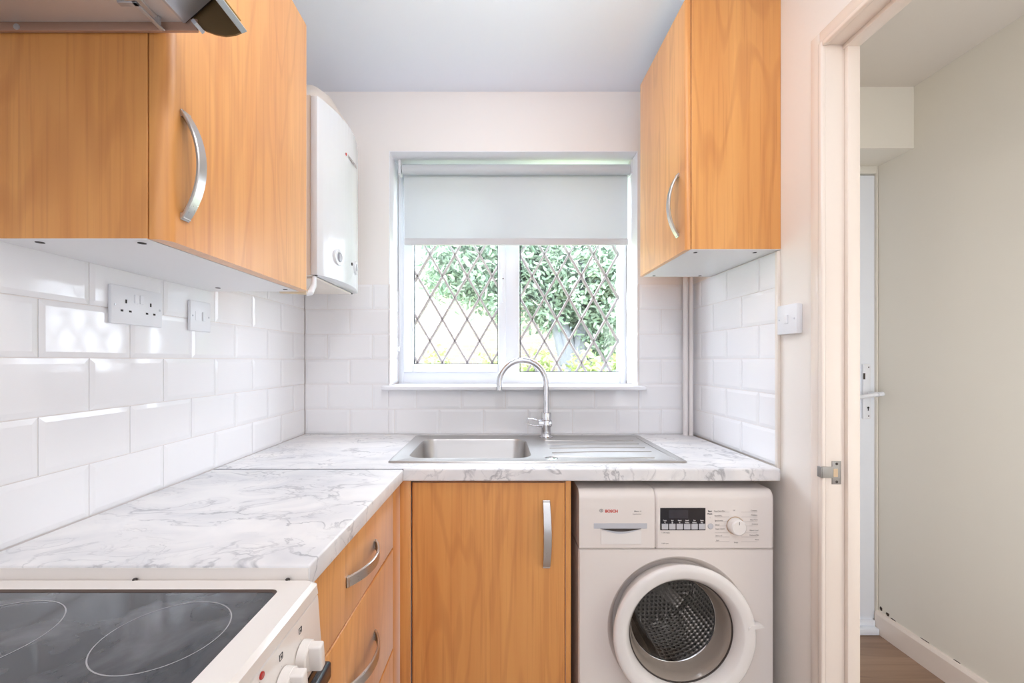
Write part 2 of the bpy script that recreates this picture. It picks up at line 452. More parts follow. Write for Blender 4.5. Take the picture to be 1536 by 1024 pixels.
# ------------------------------------------------------------------ the shell
YB = 1.906; XL = -0.873; XR = 0.884; ZC = 2.452
YREAR = -1.7
WX0, WX1, WZ0, WZ1 = -0.488, 0.635, 1.126, 2.185       # window opening
YO = 2.16
bm = BM()
box(bm, XL - 0.12, WX0, YB, YO, 0, ZC)
box(bm, WX1, XR + 0.10, YB, YO, 0, ZC)
box(bm, WX0, WX1, YB, YO, 0, WZ0)
box(bm, WX0, WX1, YB, YO, WZ1, ZC)
wall_back = struct(finish(bm, 'wall_back', M['wall'], base=(0, YB, 0), smooth=False))
bm = BM(); box(bm, XL - 0.12, XL, YREAR, YB, 0, ZC)
wall_left = struct(finish(bm, 'wall_left', M['wall'], smooth=False))
DY1 = 1.137; DY0 = 0.36; DZ = 2.087; XH = 0.957          # doorway to the hall
bm = BM(); box(bm, XR, XH, DY1, YB, 0, ZC); box(bm, XR, XH, YREAR, DY0, 0, ZC); box(bm, XR, XH, DY0, DY1, DZ + 0.02, ZC)
wall_right = struct(finish(bm, 'wall_right', M['wall_right'], smooth=False))
bm = BM(); box(bm, XL - 0.12, XH, YREAR - 0.1, YO, ZC, ZC + 0.1)
struct(finish(bm, 'ceiling', M['ceiling'], smooth=False))
bm = BM(); box(bm, XL - 0.12, XR + 0.05, YREAR - 0.1, YO, -0.1, 0)
struct(finish(bm, 'floor', M['kfloor'], smooth=False))
bm = BM(); box(bm, XL - 0.12, 1.85, YREAR - 0.1, YREAR, 0, ZC)
struct(finish(bm, 'wall_rear', M['wall'], smooth=False))

# ---- glazed bevelled wall tiles
TW, TH, TT, BV, GR = 0.2, 0.1122, 0.0075, 0.011, 0.0010
ZT0 = 0.910
def tile_wall(name, parent, mapf, regions, ph_even, ph_odd, rows=6):
    bm = BM()
    for (u0, u1, v0, v1) in regions:
        bm_box_pts = [mapf(u0, v0, 0), mapf(u1, v0, 0), mapf(u1, v1, 0), mapf(u0, v1, 0)]
        bot = [mapf(u0, v0, 0.0042), mapf(u1, v0, 0.0042), mapf(u1, v1, 0.0042), mapf(u0, v1, 0.0042)]
        A = [bm.verts.new(p) for p in bm_box_pts]; B = [bm.verts.new(p) for p in bot]
        bm.faces.new(B).material_index = 1
        for i in range(4): bm.faces.new([A[i], A[(i + 1) % 4], B[(i + 1) % 4], B[i]]).material_index = 1
        for r in range(rows):
            z0, z1 = ZT0 + r * TH, ZT0 + (r + 1) * TH
            a, b = max(z0, v0), min(z1, v1)
            if b - a < 0.006: continue
            ph = ph_even if r % 2 == 0 else ph_odd
            k = math.floor((u0 - ph) / TW)
            while ph + k * TW < u1:
                t0, t1 = ph + k * TW, ph + (k + 1) * TW; k += 1
                c, d = max(t0, u0), min(t1, u1)
                if d - c < 0.006: continue
                g0 = GR; il = BV if c == t0 else 0.001; ir = BV if d == t1 else 0.001
                ib = BV if a == z0 else 0.001; it = BV if b == z1 else 0.001
                if d - c < il + ir + 0.01: il = ir = min(0.3 * (d - c), BV)
                if b - a < ib + it + 0.01: ib = it = min(0.3 * (b - a), BV)
                c += g0; d -= g0; aa, bb = a + g0, b - g0
                def ring(iw, ix, iy, iz, h):
                    return [bm.verts.new(mapf(c + iw, aa + iy, h)), bm.verts.new(mapf(d - ix, aa + iy, h)), bm.verts.new(mapf(d - ix, bb - iz, h)), bm.verts.new(mapf(c + iw, bb - iz, h))]
                R0 = ring(0, 0, 0, 0, 0.003); R1 = ring(0, 0, 0, 0, 0.0056); R2 = ring(il, ir, ib, it, TT)
                for X, Y in ((R0, R1), (R1, R2)):
                    for i in range(4): bm.faces.new([X[i], X[(i + 1) % 4], Y[(i + 1) % 4], Y[i]])
                bm.faces.new(R2)
    return finish(bm, name, [M['tile'], M['grout']], parent, smooth=False)
ZTT = ZT0 + 6 * TH
tb = tile_wall('wall_tiles', wall_back, lambda u, v, h: Vector((u, YB - h, v)),
          [(XL + 0.008, WX0, ZT0, ZTT), (WX1, XR - 0.008, ZT0, ZTT), (WX0, WX1, ZT0, WZ0 - 0.014)], -0.4626, -0.3626)
tl = tile_wall('wall_tiles', wall_left, lambda u, v, h: Vector((XL + h, u, v)),
          [(0.02, YB - 0.008, ZT0 - 0.02, ZTT)], 0.098, -0.002)
tr = tile_wall('wall_tiles', wall_right, lambda u, v, h: Vector((XR - h, u, v)),
          [(1.330, YB - 0.008, ZT0, ZTT)], 0.12, 0.02)
# reveal tiles, both cheeks of the window recess
tile_wall('reveal_tiles', wall_back, lambda u, v, h: Vector((WX0 + h, u, v)), [(YB - 0.008, 2.058, WZ0 + 0.004, ZTT)], 0.05, 0.15)
tile_wall('reveal_tiles', wall_back, lambda u, v, h: Vector((WX1 - h, u, v)), [(YB - 0.008, 2.058, WZ0 + 0.004, ZTT)], 0.05, 0.15)
bm = BM(); box(bm, XR - 0.0105, XR, 1.318, 1.330, 0.905, ZTT, 0.0015)
finish(bm, 'tile_edge_strip', M['ally'], wall_right)
# white gloss reveal lining above the tiles and head lining
bm = BM()
box(bm, WX0, WX0 + 0.004, YB - 0.001, 2.058, ZTT, WZ1); box(bm, WX1 - 0.004, WX1, YB - 0.001, 2.058, ZTT, WZ1); box(bm, WX0, WX1, YB - 0.001, 2.058, WZ1 - 0.004, WZ1)
finish(bm, 'reveal_lining', M['sill'], wall_back, smooth=False)

# ------------------------------------------------------------------ window
wroot = bpy.data.objects.new('window_1', None); COL.objects.link(wroot); wroot.location = (0.07, 2.07, WZ0); wroot['kind'] = 'structure'
YF = 2.07
def wx(px, d=YF): return (px - CX) * d / FPX
def wz(py, d=YF): return EYE - (py - CY) * d / FPX
def ring_frame(bm, x0, x1, z0, z1, wl, wr, wb, wt, y0, y1, bev=0.004):
    box(bm, x0, x0 + wl, y0, y1, z0, z1, bev); box(bm, x1 - wr, x1, y0, y1, z0, z1, bev)
    box(bm, x0 + wl - 0.001, x1 - wr + 0.001, y0, y1, z0, z0 + wb, bev); box(bm, x0 + wl - 0.001, x1 - wr + 0.001, y0, y1, z1 - wt, z1, bev)
fx0, fx1 = wx(596), wx(945); fz0, fz1 = WZ0, WZ1
bm = BM()
ring_frame(bm, WX0 + 0.002, WX1 - 0.002, WZ0, WZ1, wx(606) - WX0 - 0.002, WX1 - 0.002 - wx(930), wz(558) - WZ0, 0.06, YF, 2.14)
box(bm, wx(757), wx(779), YF, 2.14, wz(559), WZ1 - 0.05, 0.004)
finish(bm, 'window_frame', M['upvc'], wroot)
bm = BM()
cx0, cx1, cz0, cz1 = wx(605, 2.06), wx(759, 2.06), wz(558.5, 2.06), WZ1 - 0.045
g1 = (wx(621, 2.08), wx(747, 2.08), wz(546, 2.08), WZ1 - 0.10)
ring_frame(bm, cx0, cx1, cz0, cz1, g1[0] - cx0, cx1 - g1[1], g1[2] - cz0, cz1 - g1[3], 2.055, 2.12, 0.006)
sash = finish(bm, 'casement_sash', M['upvc'], wroot)
g2 = (wx(780, 2.09), wx(930, 2.09), wz(557.5, 2.09), WZ1 - 0.065)
def pane(g, y, dark=True):
    bm = BM()
    vs = [bm.verts.new((g[0] - .004, y, g[2] - .004)), bm.verts.new((g[1] + .004, y, g[2] - .004)), bm.verts.new((g[1] + .004, y, g[3] + .004)), bm.verts.new((g[0] - .004, y, g[3] + .004))]
    bm.faces.new(vs)
    p = face_camera(finish(bm, 'glass_pane', M['glass'], wroot, smooth=False))
    bm = BM(); ring_frame(bm, g[0] - .001, g[1] + .001, g[2] - .001, g[3] + .001, .004, .004, .004, .004, y - .006, y + .006, 0)
    finish(bm, 'glazing_seal', M['gasketblack'], p, smooth=False)
    return p
p1 = pane(g1, 2.09); p2 = pane(g2, 2.10)
def clip(p, q, g):
    dx, dz = q[0] - p[0], q[1] - p[1]; t0, t1 = 0.0, 1.0
    for pp, qq in ((-dx, p[0] - g[0]), (dx, g[1] - p[0]), (-dz, p[1] - g[2]), (dz, g[3] - p[1])):
        if abs(pp) < 1e-9:
            if qq < 0: return None
            continue
        r = qq / pp
        if pp < 0: t0 = max(t0, r)
        else: t1 = min(t1, r)
    if t0 >= t1: return None
    return (p[0] + dx * t0, p[1] + dz * t0), (p[0] + dx * t1, p[1] + dz * t1)
def lattice(g, y, ax, az, pw, phh, parent):
    bm = BM()
    sl = phh / pw
    for layer, yy in ((0, y - 0.003), (1, y + 0.014)):
        for sgn in (1, -1):
            for k in range(-30, 31):
                x_at = ax + k * pw
                p = (x_at - 4, az - sgn * sl * 4); q = (x_at + 4, az + sgn * sl * 4)
                c = clip(p, q, g)
                if not c: continue
                (x0, z0), (x1, z1) = c
                d = Vector((x1 - x0, 0, z1 - z0))
                if d.length < 0.01: continue
                d.normalize(); n = Vector((-d.z, 0, d.x)) * 0.0052
                sec = [(-1, 0), (-0.6, -1), (0.6, -1), (1, 0)]
                A = [bm.verts.new(Vector((x0, yy, z0)) + n * u + Vector((0, v * 0.0022, 0))) for u, v in sec]
                B = [bm.verts.new(Vector((x1, yy, z1)) + n * u + Vector((0, v * 0.0022, 0))) for u, v in sec]
                for i in range(4): bm.faces.new([A[i], A[(i + 1) % 4], B[(i + 1) % 4], B[i]])
    return finish(bm, 'diamond_leading', M['lead'], parent, smooth=False)
d1 = 2.09
lattice(g1, d1, wx(645.0, d1), wz(446.3, d1), 37.2 * d1 / FPX, 64.6 * d1 / FPX, p1)
d2 = 2.10
lattice(g2, d2, wx(890.3, d2), wz(446.3, d2), 36.8 * d2 / FPX, 65.0 * d2 / FPX, p2)
bm = BM(); c = P(754.5, 412, 2.05)
box(bm, c.x - .010, c.x + .010, 2.046, 2.056, wz(418, 2.05), wz(403, 2.05), .003)
box(bm, c.x - .006, c.x + .006, 2.030, 2.046, wz(454, 2.05), wz(410, 2.05), .004)
hd = finish(bm, 'window_handle', M['upvc'], sash)
bm = BM(); cyl(bm, (c.x, 2.0295, wz(419, 2.05)), 'Y', 0.003, -0.001, 12); finish(bm, 'key_slot', M['dark'], hd)
bm = BM(); box(bm, wx(571, 1.86), wx(971, 1.86), 1.862, 1.8975, wz(585.5, 1.862), wz(579, 1.862), .005, 3)
box(bm, WX0 + .001, WX1 - .001, 1.88, YF, WZ0 - .014, WZ0 + .0018, 0)
finish(bm, 'window_sill', M['sill'], wroot)

# roller blind
bl = thing('roller_blind', 'white roller blind half lowered in the kitchen window', 'blind', (0.08, 2.0, 1.80))
d = 1.985
bx0, bx1 = wx(604, d), wx(944, d)
bm = BM(); cyl(bm, (bx0, d, wz(254.5, d)), 'X', 0.023, bx1 - bx0, 32, .001); finish(bm, 'roller_tube', M['blind'], bl)
bm = BM(); fd = 2.006
zt, zb = wz(256, fd), wz(361, fd)
N = 40; rows = []
for j in range(2):
    z = (zt, zb)[j]
    rows.append([(wx(606.5, fd) + (wx(941.5, fd) - wx(606.5, fd)) * i / N, fd + 0.0012 * math.sin(i * .5) * j, z) for i in range(N + 1)])
V = [[bm.verts.new(p) for p in r] for r in rows]
for i in range(N): bm.faces.new([V[0][i], V[0][i + 1], V[1][i + 1], V[1][i]])
finish(bm, 'blind_fabric', M['blind'], bl)
bm = BM(); box(bm, wx(606.5, fd - .004), wx(942, fd - .004), fd - .008, fd + .006, wz(367.5, fd - .004), wz(357.5, fd - .004), .003)
finish(bm, 'bottom_bar', M['bar'], bl)
for px in (600, 947):
    bm = BM(); x = wx(px, d); box(bm, x - .006, x + .006, d - .012, d + .03, wz(262, d), WZ1 - .005, .003); finish(bm, 'bracket', M['plast'], bl)
bm = BM()
for dx in (0, .008):
    tube(bm, [(wx(599, d) + dx, d - .014, wz(250, d)), (wx(600, d) + dx, d - .012, wz(400, d)), (wx(601, d) + dx * .3, d - .012, wz(523, d))], .0013, 6)
finish(bm, 'bead_chain', M['plast'], bl)
for z in (wz(523, d),):
    bm = BM(); cyl(bm, (wx(600, d) - .003, d - .018, z - .012), 'Z', .006, .022, 12, .002); finish(bm, 'chain_weight', M['plast'], bl)

# ------------------------------------------------------------------ outside
gz = 0.45
bm = BM(); box(bm, -9, 9, YO + 0.02, 16, gz - .1, gz); struct(finish(bm, 'garden_ground', M['lawn'], smooth=False))
bm = BM(); box(bm, -7, 1.15, 7.2, 7.45, gz, 3.4)
tag(finish(bm, 'garden_building', M['brick'], smooth=False), 'pale sunlit brick wall of the house across the garden', 'building')
fr = thing('garden_fence', 'blue grey board fence right of the tree outside', 'fence', (2.6, 7.3, gz))
bm = BM()
for i in range(18):
    x = 1.16 + i * .165; box(bm, x, x + .155, 7.3 + (i % 2) * .01, 7.32 + (i % 2) * .01, gz, 2.9, .003)
finish(bm, 'fence_boards', M['fence'], fr, smooth=False)
bm = BM(); box(bm, 1.16, 4.1, 7.34, 7.38, 2.5, 2.6); finish(bm, 'fence_rail', M['fence'], fr, smooth=False); bm = BM(); box(bm, 1.16, 4.1, 7.34, 7.38, .9, 1.0); finish(bm, 'fence_rail', M['fence'], fr, smooth=False)

def leaf(bm, c, L, W, rng):
    a = Vector((rng.gauss(0, 1), rng.gauss(0, 1), rng.gauss(-.3, .8))).normalized()
    b = a.orthogonal().normalized(); b.rotate(Matrix.Rotation(rng.uniform(0, 6.28), 3, a)); n = a.cross(b)
    p = [c, c + a * L * .35 + b * W, c + a * L * .75 + b * W * .7 - n * L * .03, c + a * L - n * L * .1, c + a * L * .75 - b * W * .7 - n * L * .03, c + a * L * .35 - b * W]
    v = [bm.verts.new(q) for q in p]
    bm.faces.new([v[0], v[1], v[2], v[3]]); bm.faces.new([v[0], v[3], v[4], v[5]])
rng = random.Random(3)
tree = thing('garden_tree', 'large pale green laurel tree behind the leaded window', 'tree', (0.75, 4.9, gz))
bm = BM()
def crown(n, c, r, L=.085, W=.016, shell=.55):
    for _ in range(n):
        v = Vector((rng.gauss(0, 1), rng.gauss(0, 1), rng.gauss(0, 1))).normalized() * (shell + (1 - shell) * rng.random())
        v *= 1 + .13 * math.sin(v.x * 9 + v.z * 7)
        leaf(bm, Vector((c[0] + v.x * r[0], c[1] + v.y * r[1], c[2] + v.z * r[2])), L * rng.uniform(.7, 1.3), W * rng.uniform(.8, 1.3), rng)
crown(6500, (-.10, 5.0, 2.55), (.85, .6, .75))
crown(1400, (-.42, 4.9, 2.30), (.52, .45, .42))
crown(1800, (.02, 4.9, 2.15), (.42, .4, .46))
crown(6500, (1.0, 5.0, 2.45), (.75, .6, .85))
crown(2200, (1.35, 4.9, 1.9), (.38, .45, .6))
crown(2200, (.65, 5.1, 2.0), (.5, .45, .45))
crown(1800, (1.2, 5.3, 1.5), (.45, .4, .45))
finish(bm, 'foliage', M['leaf'], tree, smooth=False)
bm = BM()
def limb(pts, r0, r1):
    n = len(pts); tube(bm, pts, [r0 + (r1 - r0) * i / (n - 1) for i in range(n)], 10)
limb([(.85, 5.05, gz), (.84, 5.05, 1.2), (.80, 5.02, 1.55), (.62, 5.0, 1.9), (.35, 5.0, 2.3)], .14, .05)
limb([(.95, 5.05, gz), (.97, 5.05, 1.3), (1.02, 5.05, 1.8), (1.0, 5.0, 2.5)], .13, .05)
limb([(1.03, 5.1, gz), (1.12, 5.1, 1.3), (1.25, 5.1, 1.8), (1.45, 5.1, 2.3)], .10, .04)
limb([(.80, 5.0, 1.2), (.72, 4.98, 1.5), (.66, 4.98, 1.75), (.5, 4.9, 2.0)], .07, .03)
finish(bm, 'trunk', M['bark'], tree)
for i, (x, y, r, h, lab) in enumerate([(-.62, 4.35, .20, .98, 'small lime green shrub at the lower left of the window'), (-.08, 4.2, .19, .92, 'low lime shrub seen just left of the window mullion'),
                          (.40, 4.35, .21, 1.0, 'low lime green shrub seen just right of the tap spout'), (.86, 4.2, .20, .98, 'bright lime shrub in front of the tree trunk'), (1.33, 4.35, .21, 1.02, 'lime green shrub at the lower right of the window')]):
    sh = thing('garden_shrub', lab, 'shrub', (x, y, gz), 'lime shrubs below the tree')
    bm = BM()
    crown(900, (x, y, gz + h * .55), (r, r, h * .42), .07, .02, .3); finish(bm, 'foliage', M['lime'], sh, smooth=False)
    bm = BM()
    for k in range(5): tube(bm, [(x, y, gz), (x + rng.uniform(-.1, .1), y + rng.uniform(-.1, .1), gz + h * .5)], .008, 6)
    finish(bm, 'stems', M['bark'], sh)

# ------------------------------------------------------------------ worktops
def polyslab(pts, z0, z1, bev, name, label, seg=3):
    bm = BM(); t = BM()
    A = [t.verts.new((p[0], p[1], z0)) for p in pts]; B = [t.verts.new((p[0], p[1], z1)) for p in pts]
    t.faces.new(A[::-1]); t.faces.new(B); n = len(pts)
    for i in range(n): t.faces.new([A[i], A[(i + 1) % n], B[(i + 1) % n], B[i]])
    bmesh.ops.bevel(t, geom=t.edges[:], offset=bev, segments=seg, profile=.5, affect='EDGES')
    merge(bm, t)
    return bm
ZW, ZW0 = 0.910, 0.872
XTL = XL + TT + 0.0005
YBF = 1.291
# sink cut-out is a real hole in the back worktop
def slab_with_hole(outer, hole, z0, z1):
    (x0, x1, y0, y1), (hx0, hx1, hy0, hy1) = outer, hole
    bm = BM(); X = [x0, hx0, hx1, x1]; Y = [y0, hy0, hy1, y1]
    G = [[[bm.verts.new((x, y, z)) for z in (z0, z1)] for y in Y] for x in X]
    solid = lambda i, j: 0 <= i < 3 and 0 <= j < 3 and not (i == 1 and j == 1)
    for i in range(3):
        for j in range(3):
            if not solid(i, j): continue
            for k in (0, 1): bm.faces.new([G[i][j][k], G[i + 1][j][k], G[i + 1][j + 1][k], G[i][j + 1][k]])
            for (di, dj, p, q_) in ((-1, 0, (i, j), (i, j + 1)), (1, 0, (i + 1, j), (i + 1, j + 1)), (0, -1, (i, j), (i + 1, j)), (0, 1, (i, j + 1), (i + 1, j + 1))):
                if not solid(i + di, j + dj):
                    bm.faces.new([G[p[0]][p[1]][0], G[q_[0]][q_[1]][0], G[q_[0]][q_[1]][1], G[p[0]][p[1]][1]])
    bmesh.ops.recalc_face_normals(bm, faces=bm.faces[:])
    es = [e for e in bm.edges if all(abs(v.co.y - y0) < 1e-4 for v in e.verts) and abs(e.verts[0].co.z - e.verts[1].co.z) < 1e-4]
    bmesh.ops.bevel(bm, geom=es, offset=.005, segments=3, profile=.5, affect='EDGES')
    return bm
bm = slab_with_hole((XTL, 0.864, YBF, YB - TT - 0.001), (-0.335, 0.600, 1.385, 1.825), ZW0, ZW)
tag(finish(bm, 'worktop', M['marble'], smooth=False), 'marble effect laminate worktop under the window, holding the sink', 'worktop', 'marble effect worktops')
bm = polyslab([(XTL, 0.684), (-0.304, 0.684), (-0.2865, YBF - .0030), (XTL, YBF - .0030)], ZW0, ZW, .004, '', '')
lw = tag(finish(bm, 'worktop', M['marble']), 'marble effect laminate worktop along the left tiled wall beside the cooker', 'worktop', 'marble effect worktops')
bm = BM(); box(bm, XTL, -0.306, 0.6825, 0.6845, ZW0, ZW - .004, 0)
finish(bm, 'end_strip', M['enamel'], lw)
bm = BM(); box(bm, XTL, -.2868, YBF - .0030, YBF + .0004, ZW - .006, ZW + .0003)
finish(bm, 'joint_strip', M['joint'], lw, smooth=False)

# ------------------------------------------------------------------ sink
sk = thing('inset_sink', 'stainless steel sink with drainer set in the back worktop', 'sink', (0.13, 1.6, ZW))
def rrect(x0, x1, y0, y1, r, n=6):
    pts = []
    for cx, cy, a in ((x1 - r, y1 - r, 0), (x0 + r, y1 - r, PI / 2), (x0 + r, y0 + r, PI), (x1 - r, y0 + r, 3 * PI / 2)):
        for i in range(n + 1): pts.append((cx + r * math.cos(a + i * PI / 2 / n), cy + r * math.sin(a + i * PI / 2 / n)))
    return pts
SX0, SX1, SY0, SY1 = -0.356, 0.618, 1.366, 1.846
bx = (-0.306, 0.118, 1.424, 1.768)
dr = (0.165, 0.585, 1.400, 1.775)
n = 6
bm = BM()
def loop(pts, z): return [bm.verts.new((p[0], p[1], z)) for p in pts]
def stitch(A, B):
    m = len(A)
    for i in range(m): bm.faces.new([A[i], A[(i + 1) % m], B[(i + 1) % m], B[i]])
O0 = loop(rrect(SX0, SX1, SY0, SY1, .012, n), ZW + .0006)
O1 = loop(rrect(SX0 + .003, SX1 - .003, SY0 + .003, SY1 - .003, .011, n), ZW + .0050)
O2 = loop(rrect(SX0 + .009, SX1 - .009, SY0 + .009, SY1 - .009, .010, n), ZW + .0052)
O3 = loop(rrect(SX0 + .014, SX1 - .014, SY0 + .014, SY1 - .014, .010, n), ZW + .0022)
stitch(O0, O1); stitch(O1, O2); stitch(O2, O3)
# deck as grid with two holes handled by triangulated fill
H1 = loop(rrect(*bx, .055, n), ZW + .0022)
edges = []
for Lp in (O3, H1):
    for i in range(len(Lp)):
        e = bm.edges.get((Lp[i], Lp[(i + 1) % len(Lp)])) or bm.edges.new((Lp[i], Lp[(i + 1) % len(Lp)]))
        edges.append(e)
bmesh.ops.triangle_fill(bm, use_beauty=True, use_dissolve=False, edges=edges)
H2 = loop(rrect(bx[0] + .004, bx[1] - .004, bx[2] + .004, bx[3] - .004, .052, n), ZW - .004)
H3 = loop(rrect(bx[0] + .012, bx[1] - .012, bx[2] + .012, bx[3] - .012, .05, n), ZW - .125)
H4 = loop(rrect(bx[0] + .035, bx[1] - .035, bx[2] + .035, bx[3] - .035, .05, n), ZW - .150)
stitch(H1, H2); stitch(H2, H3); stitch(H3, H4); bm.faces.new(H4)
finish(bm, 'basin', M['steel'], sk, angle=40)
bm = BM(); lathe(bm, [(0, ZW - .147), (.018, ZW - .147), (.03, ZW - .1495), (.045, ZW - .149), (.047, ZW - .1498)], (-.09, 1.6, 0), 'Z', 32); finish(bm, 'plug_hole', M['chrome'], sk)
def ridge(pts, w=.005, h=.0028):
    b = BM(); P2 = [Vector((p[0], p[1], ZW + .0022)) for p in pts]; rings = []
    for i, p in enumerate(P2):
        t = (P2[min(i + 1, len(P2) - 1)] - P2[max(i - 1, 0)]).normalized(); s = Vector((-t.y, t.x, 0))
        ww = w if 0 < i < len(P2) - 1 else w * .3
        rings.append([b.verts.new(p + s * ww), b.verts.new(p + s * ww * .5 + Vector((0, 0, h))), b.verts.new(p - s * ww * .5 + Vector((0, 0, h))), b.verts.new(p - s * ww)])
    for A, B in zip(rings[:-1], rings[1:]):
        for k in range(3): b.faces.new([A[k], A[k + 1], B[k + 1], B[k]])
    return b
for i in range(5):
    y = 1.455 + i * .068
    x0 = .195 - .0 * i; pts = [(x0, y - .03 * (1 - i / 4)), (.27, y - .012 * (1 - i / 4)), (.36, y), (.46, y), (.555, y)]
    if i == 0: pts = [(.19, 1.452), (.24, 1.447), (.27, 1.440), (.36, 1.425), (.53, 1.424)]
    finish(ridge(pts), 'drainer_rib', M['steel'], sk)
finish(ridge([(.592, 1.40), (.592, 1.60), (.592, 1.80)], .005, .0028), 'drainer_rib', M['steel'], sk)
bm = BM(); lathe(bm, [(.0, .0045), (.012, .0045), (.016, .003), (.021, .003), (.023, .0022)], (.182, 1.425, ZW), 'Z', 28); finish(bm, 'overflow_cap', M['chrome'], sk)

# tap
tx, ty = 0.208, 1.806
tp = thing('mixer_tap', 'tall chrome swan neck mixer tap behind the sink', 'tap', (tx, ty, ZW + .0022))
bm = BM(); zb = ZW + .0022
lathe(bm, [(0, 0), (.028, 0), (.028, .004), (.022, .006), (.0205, .012), (.0205, .050), (.0215, .052), (.0215, .058), (.0205, .060), (.0205, .074), (.0225, .076), (.0225, .104), (.0215, .107), (.014, .108), (0, .108)], (tx, ty, zb), 'Z', 40)
finish(bm, 'tap_body', M['chrome'], tp)
bm = BM(); pts = [(tx, ty, zb + .100), (tx, ty, zb + .15), (tx, ty, 1.10)]
Rr = .100; cz = 1.140; 
for i in range(0, 25):
    a = PI * i / 24; pts.append((tx - Rr + Rr * math.cos(a), ty, cz + Rr * math.sin(a) * 1.02))
pts.append((tx - 2 * Rr - .001, ty, 1.125)); 
tube(bm, pts, .0125, 20); finish(bm, 'spout', M['chrome'], tp)
bm = BM(); cyl(bm, (tx - 2 * Rr - .001, ty, 1.112), 'Z', .0135, .02, 24, .002); finish(bm, 'aerator', M['chrome'], tp)
bm = BM()
cyl(bm, (tx + .024, ty, zb + .060), 'X', .0175, -.058, 28, .003)
zc = zb + .066
tube(bm, [(tx - .030, ty - .008, zc + .006), (tx - .055, ty - .012, zc + .014), (tx - .078, ty - .014, zc + .016), (tx - .083, ty - .014, zc - .004), (tx - .062, ty - .012, zc - .012), (tx - .030, ty - .008, zc - .016)], .0032, 10)
finish(bm, 'lever', M['chrome'], tp)

# ------------------------------------------------------------------ cabinets
# upper left
YL0, YL1 = 0.722, 1.275; XF = -0.598; XD = -0.567; ZL0, ZL1 = 1.450, 2.236
cab = thing('wall_cabinet', 'beech wall cabinet on the left wall beside the cooker hood', 'cabinet', (XTL, 1.0, ZL0), 'beech wall cabinets')
bm = BM()
box(bm, XTL, XF, YL0, YL0 + .016, ZL0, ZL1, .0006, 1)
finish(bm, 'side_panel', M['wood'], cab, smooth=False); bm = BM()
box(bm, XTL, XF, YL1 - .016, YL1, ZL0, ZL1, .0006, 1)
finish(bm, 'side_panel', M['wood'], cab, smooth=False)
bm = BM(); box(bm, XTL, XF - .001, YL0 + .0162, YL1 - .0162, ZL0 + .0005, ZL0 + .017); box(bm, XTL, XF, YL0 + .0162, YL1 - .0162, ZL1 - .017, ZL1)
box(bm, XTL, XTL + .006, YL0 + .0162, YL1 - .0162, ZL0 + .017, ZL1 - .017)
box(bm, XTL, XF - .0005, YL0 + .0005, YL1 - .0005, ZL0 - .0012, ZL0)
car = finish(bm, 'carcass', M['white_board'], cab, smooth=False)
def door_prof(y0, y1, x0, x1, r, n=8):
    """plan outline of a door (x,y) with rounded long edges on the x1 side"""
    s = 1 if x1 > x0 else -1; pts = [(x0, y0)]
    for i in range(n + 1):
        a = i * PI / 2 / n; pts.append((x1 - s * r + s * r * math.sin(a), y0 + r - r * math.cos(a)))
    for i in range(n + 1):
        a = i * PI / 2 / n; pts.append((x1 - s * r + s * r * math.cos(a), y1 - r + r * math.sin(a)))
    pts.append((x0, y1)); return pts
bm = BM(); prism(bm, door_prof(YL0 + .001, YL1, XF + .0025, XD, .024), 'Z', ZL0 - .001, ZL1)
dl = finish(bm, 'door', M['wood'], cab, angle=40)
bm = BM(); bow(bm, (XD, .765, 1.690), (XD, .765, 1.495), (1, 0, 0), (0, 1, 0), .032, .022, .006); finish(bm, 'handle', M['nickel'], dl)
for (px, py) in ((57, 361.5), (213, 363.5)):
    s = (540 - py) / (ZL0 - EYE); dd = FPX / s; x = (px - CX) / s
    bm = BM(); cyl(bm, (max(x, XTL + .02), max(dd, YL0 + .02), ZL0 - .0012), 'Z', .0065, -.0008, 20); finish(bm, 'screw_hole', M['dark'], cab)
for (x, y) in ((-.80, 1.21), (-.62, 1.235)):
    bm = BM(); cyl(bm, (x, y, ZL0 - .0012), 'Z', .0065, -.0008, 20); finish(bm, 'screw_hole', M['dark'], cab)

# upper right
YR0, YR1 = 1.317, 1.748; XFR = 0.603; XDR = 0.588; ZR0, ZR1 = 1.588, 2.372
cabr = thing('wall_cabinet', 'beech wall cabinet with orange side right of the window', 'cabinet', (XR, 1.5, ZR0), 'beech wall cabinets')
XRT = XR - .0005
bm = BM(); box(bm, XFR + .002, XRT, YR0, YR0 + .016, ZR0, ZR1, .0006, 1); finish(bm, 'side_panel', M['wood'], cabr, smooth=False); bm = BM(); box(bm, XFR + .002, XRT, YR1 - .016, YR1, ZR0, ZR1, .0006, 1)
finish(bm, 'side_panel', M['wood'], cabr, smooth=False)
bm = BM(); box(bm, XFR + .003, XRT, YR0 + .0162, YR1 - .0162, ZR0 + .0005, ZR0 + .017); box(bm, XFR, XRT, YR0 + .0162, YR1 - .0162, ZR1 - .017, ZR1)
box(bm, XRT - .006, XRT, YR0 + .0162, YR1 - .0162, ZR0 + .017, ZR1 - .017); box(bm, XFR + .0005, XRT, YR0 + .0005, YR1 - .0005, ZR0 - .0012, ZR0)
finish(bm, 'carcass', M['white_board'], cabr, smooth=False)
bm = BM(); prism(bm, door_prof(YR0 + .001, YR1, XFR - .0005, XDR, .012, 6), 'Z', ZR0 - .001, ZR1)
drr = finish(bm, 'door', M['wood'], cabr, angle=40)
bm = BM(); bow(bm, (XDR, 1.375, 1.846), (XDR, 1.375, 1.642), (-1, 0, 0), (0, 1, 0), .032, .022, .006); finish(bm, 'handle', M['nickel'], drr)
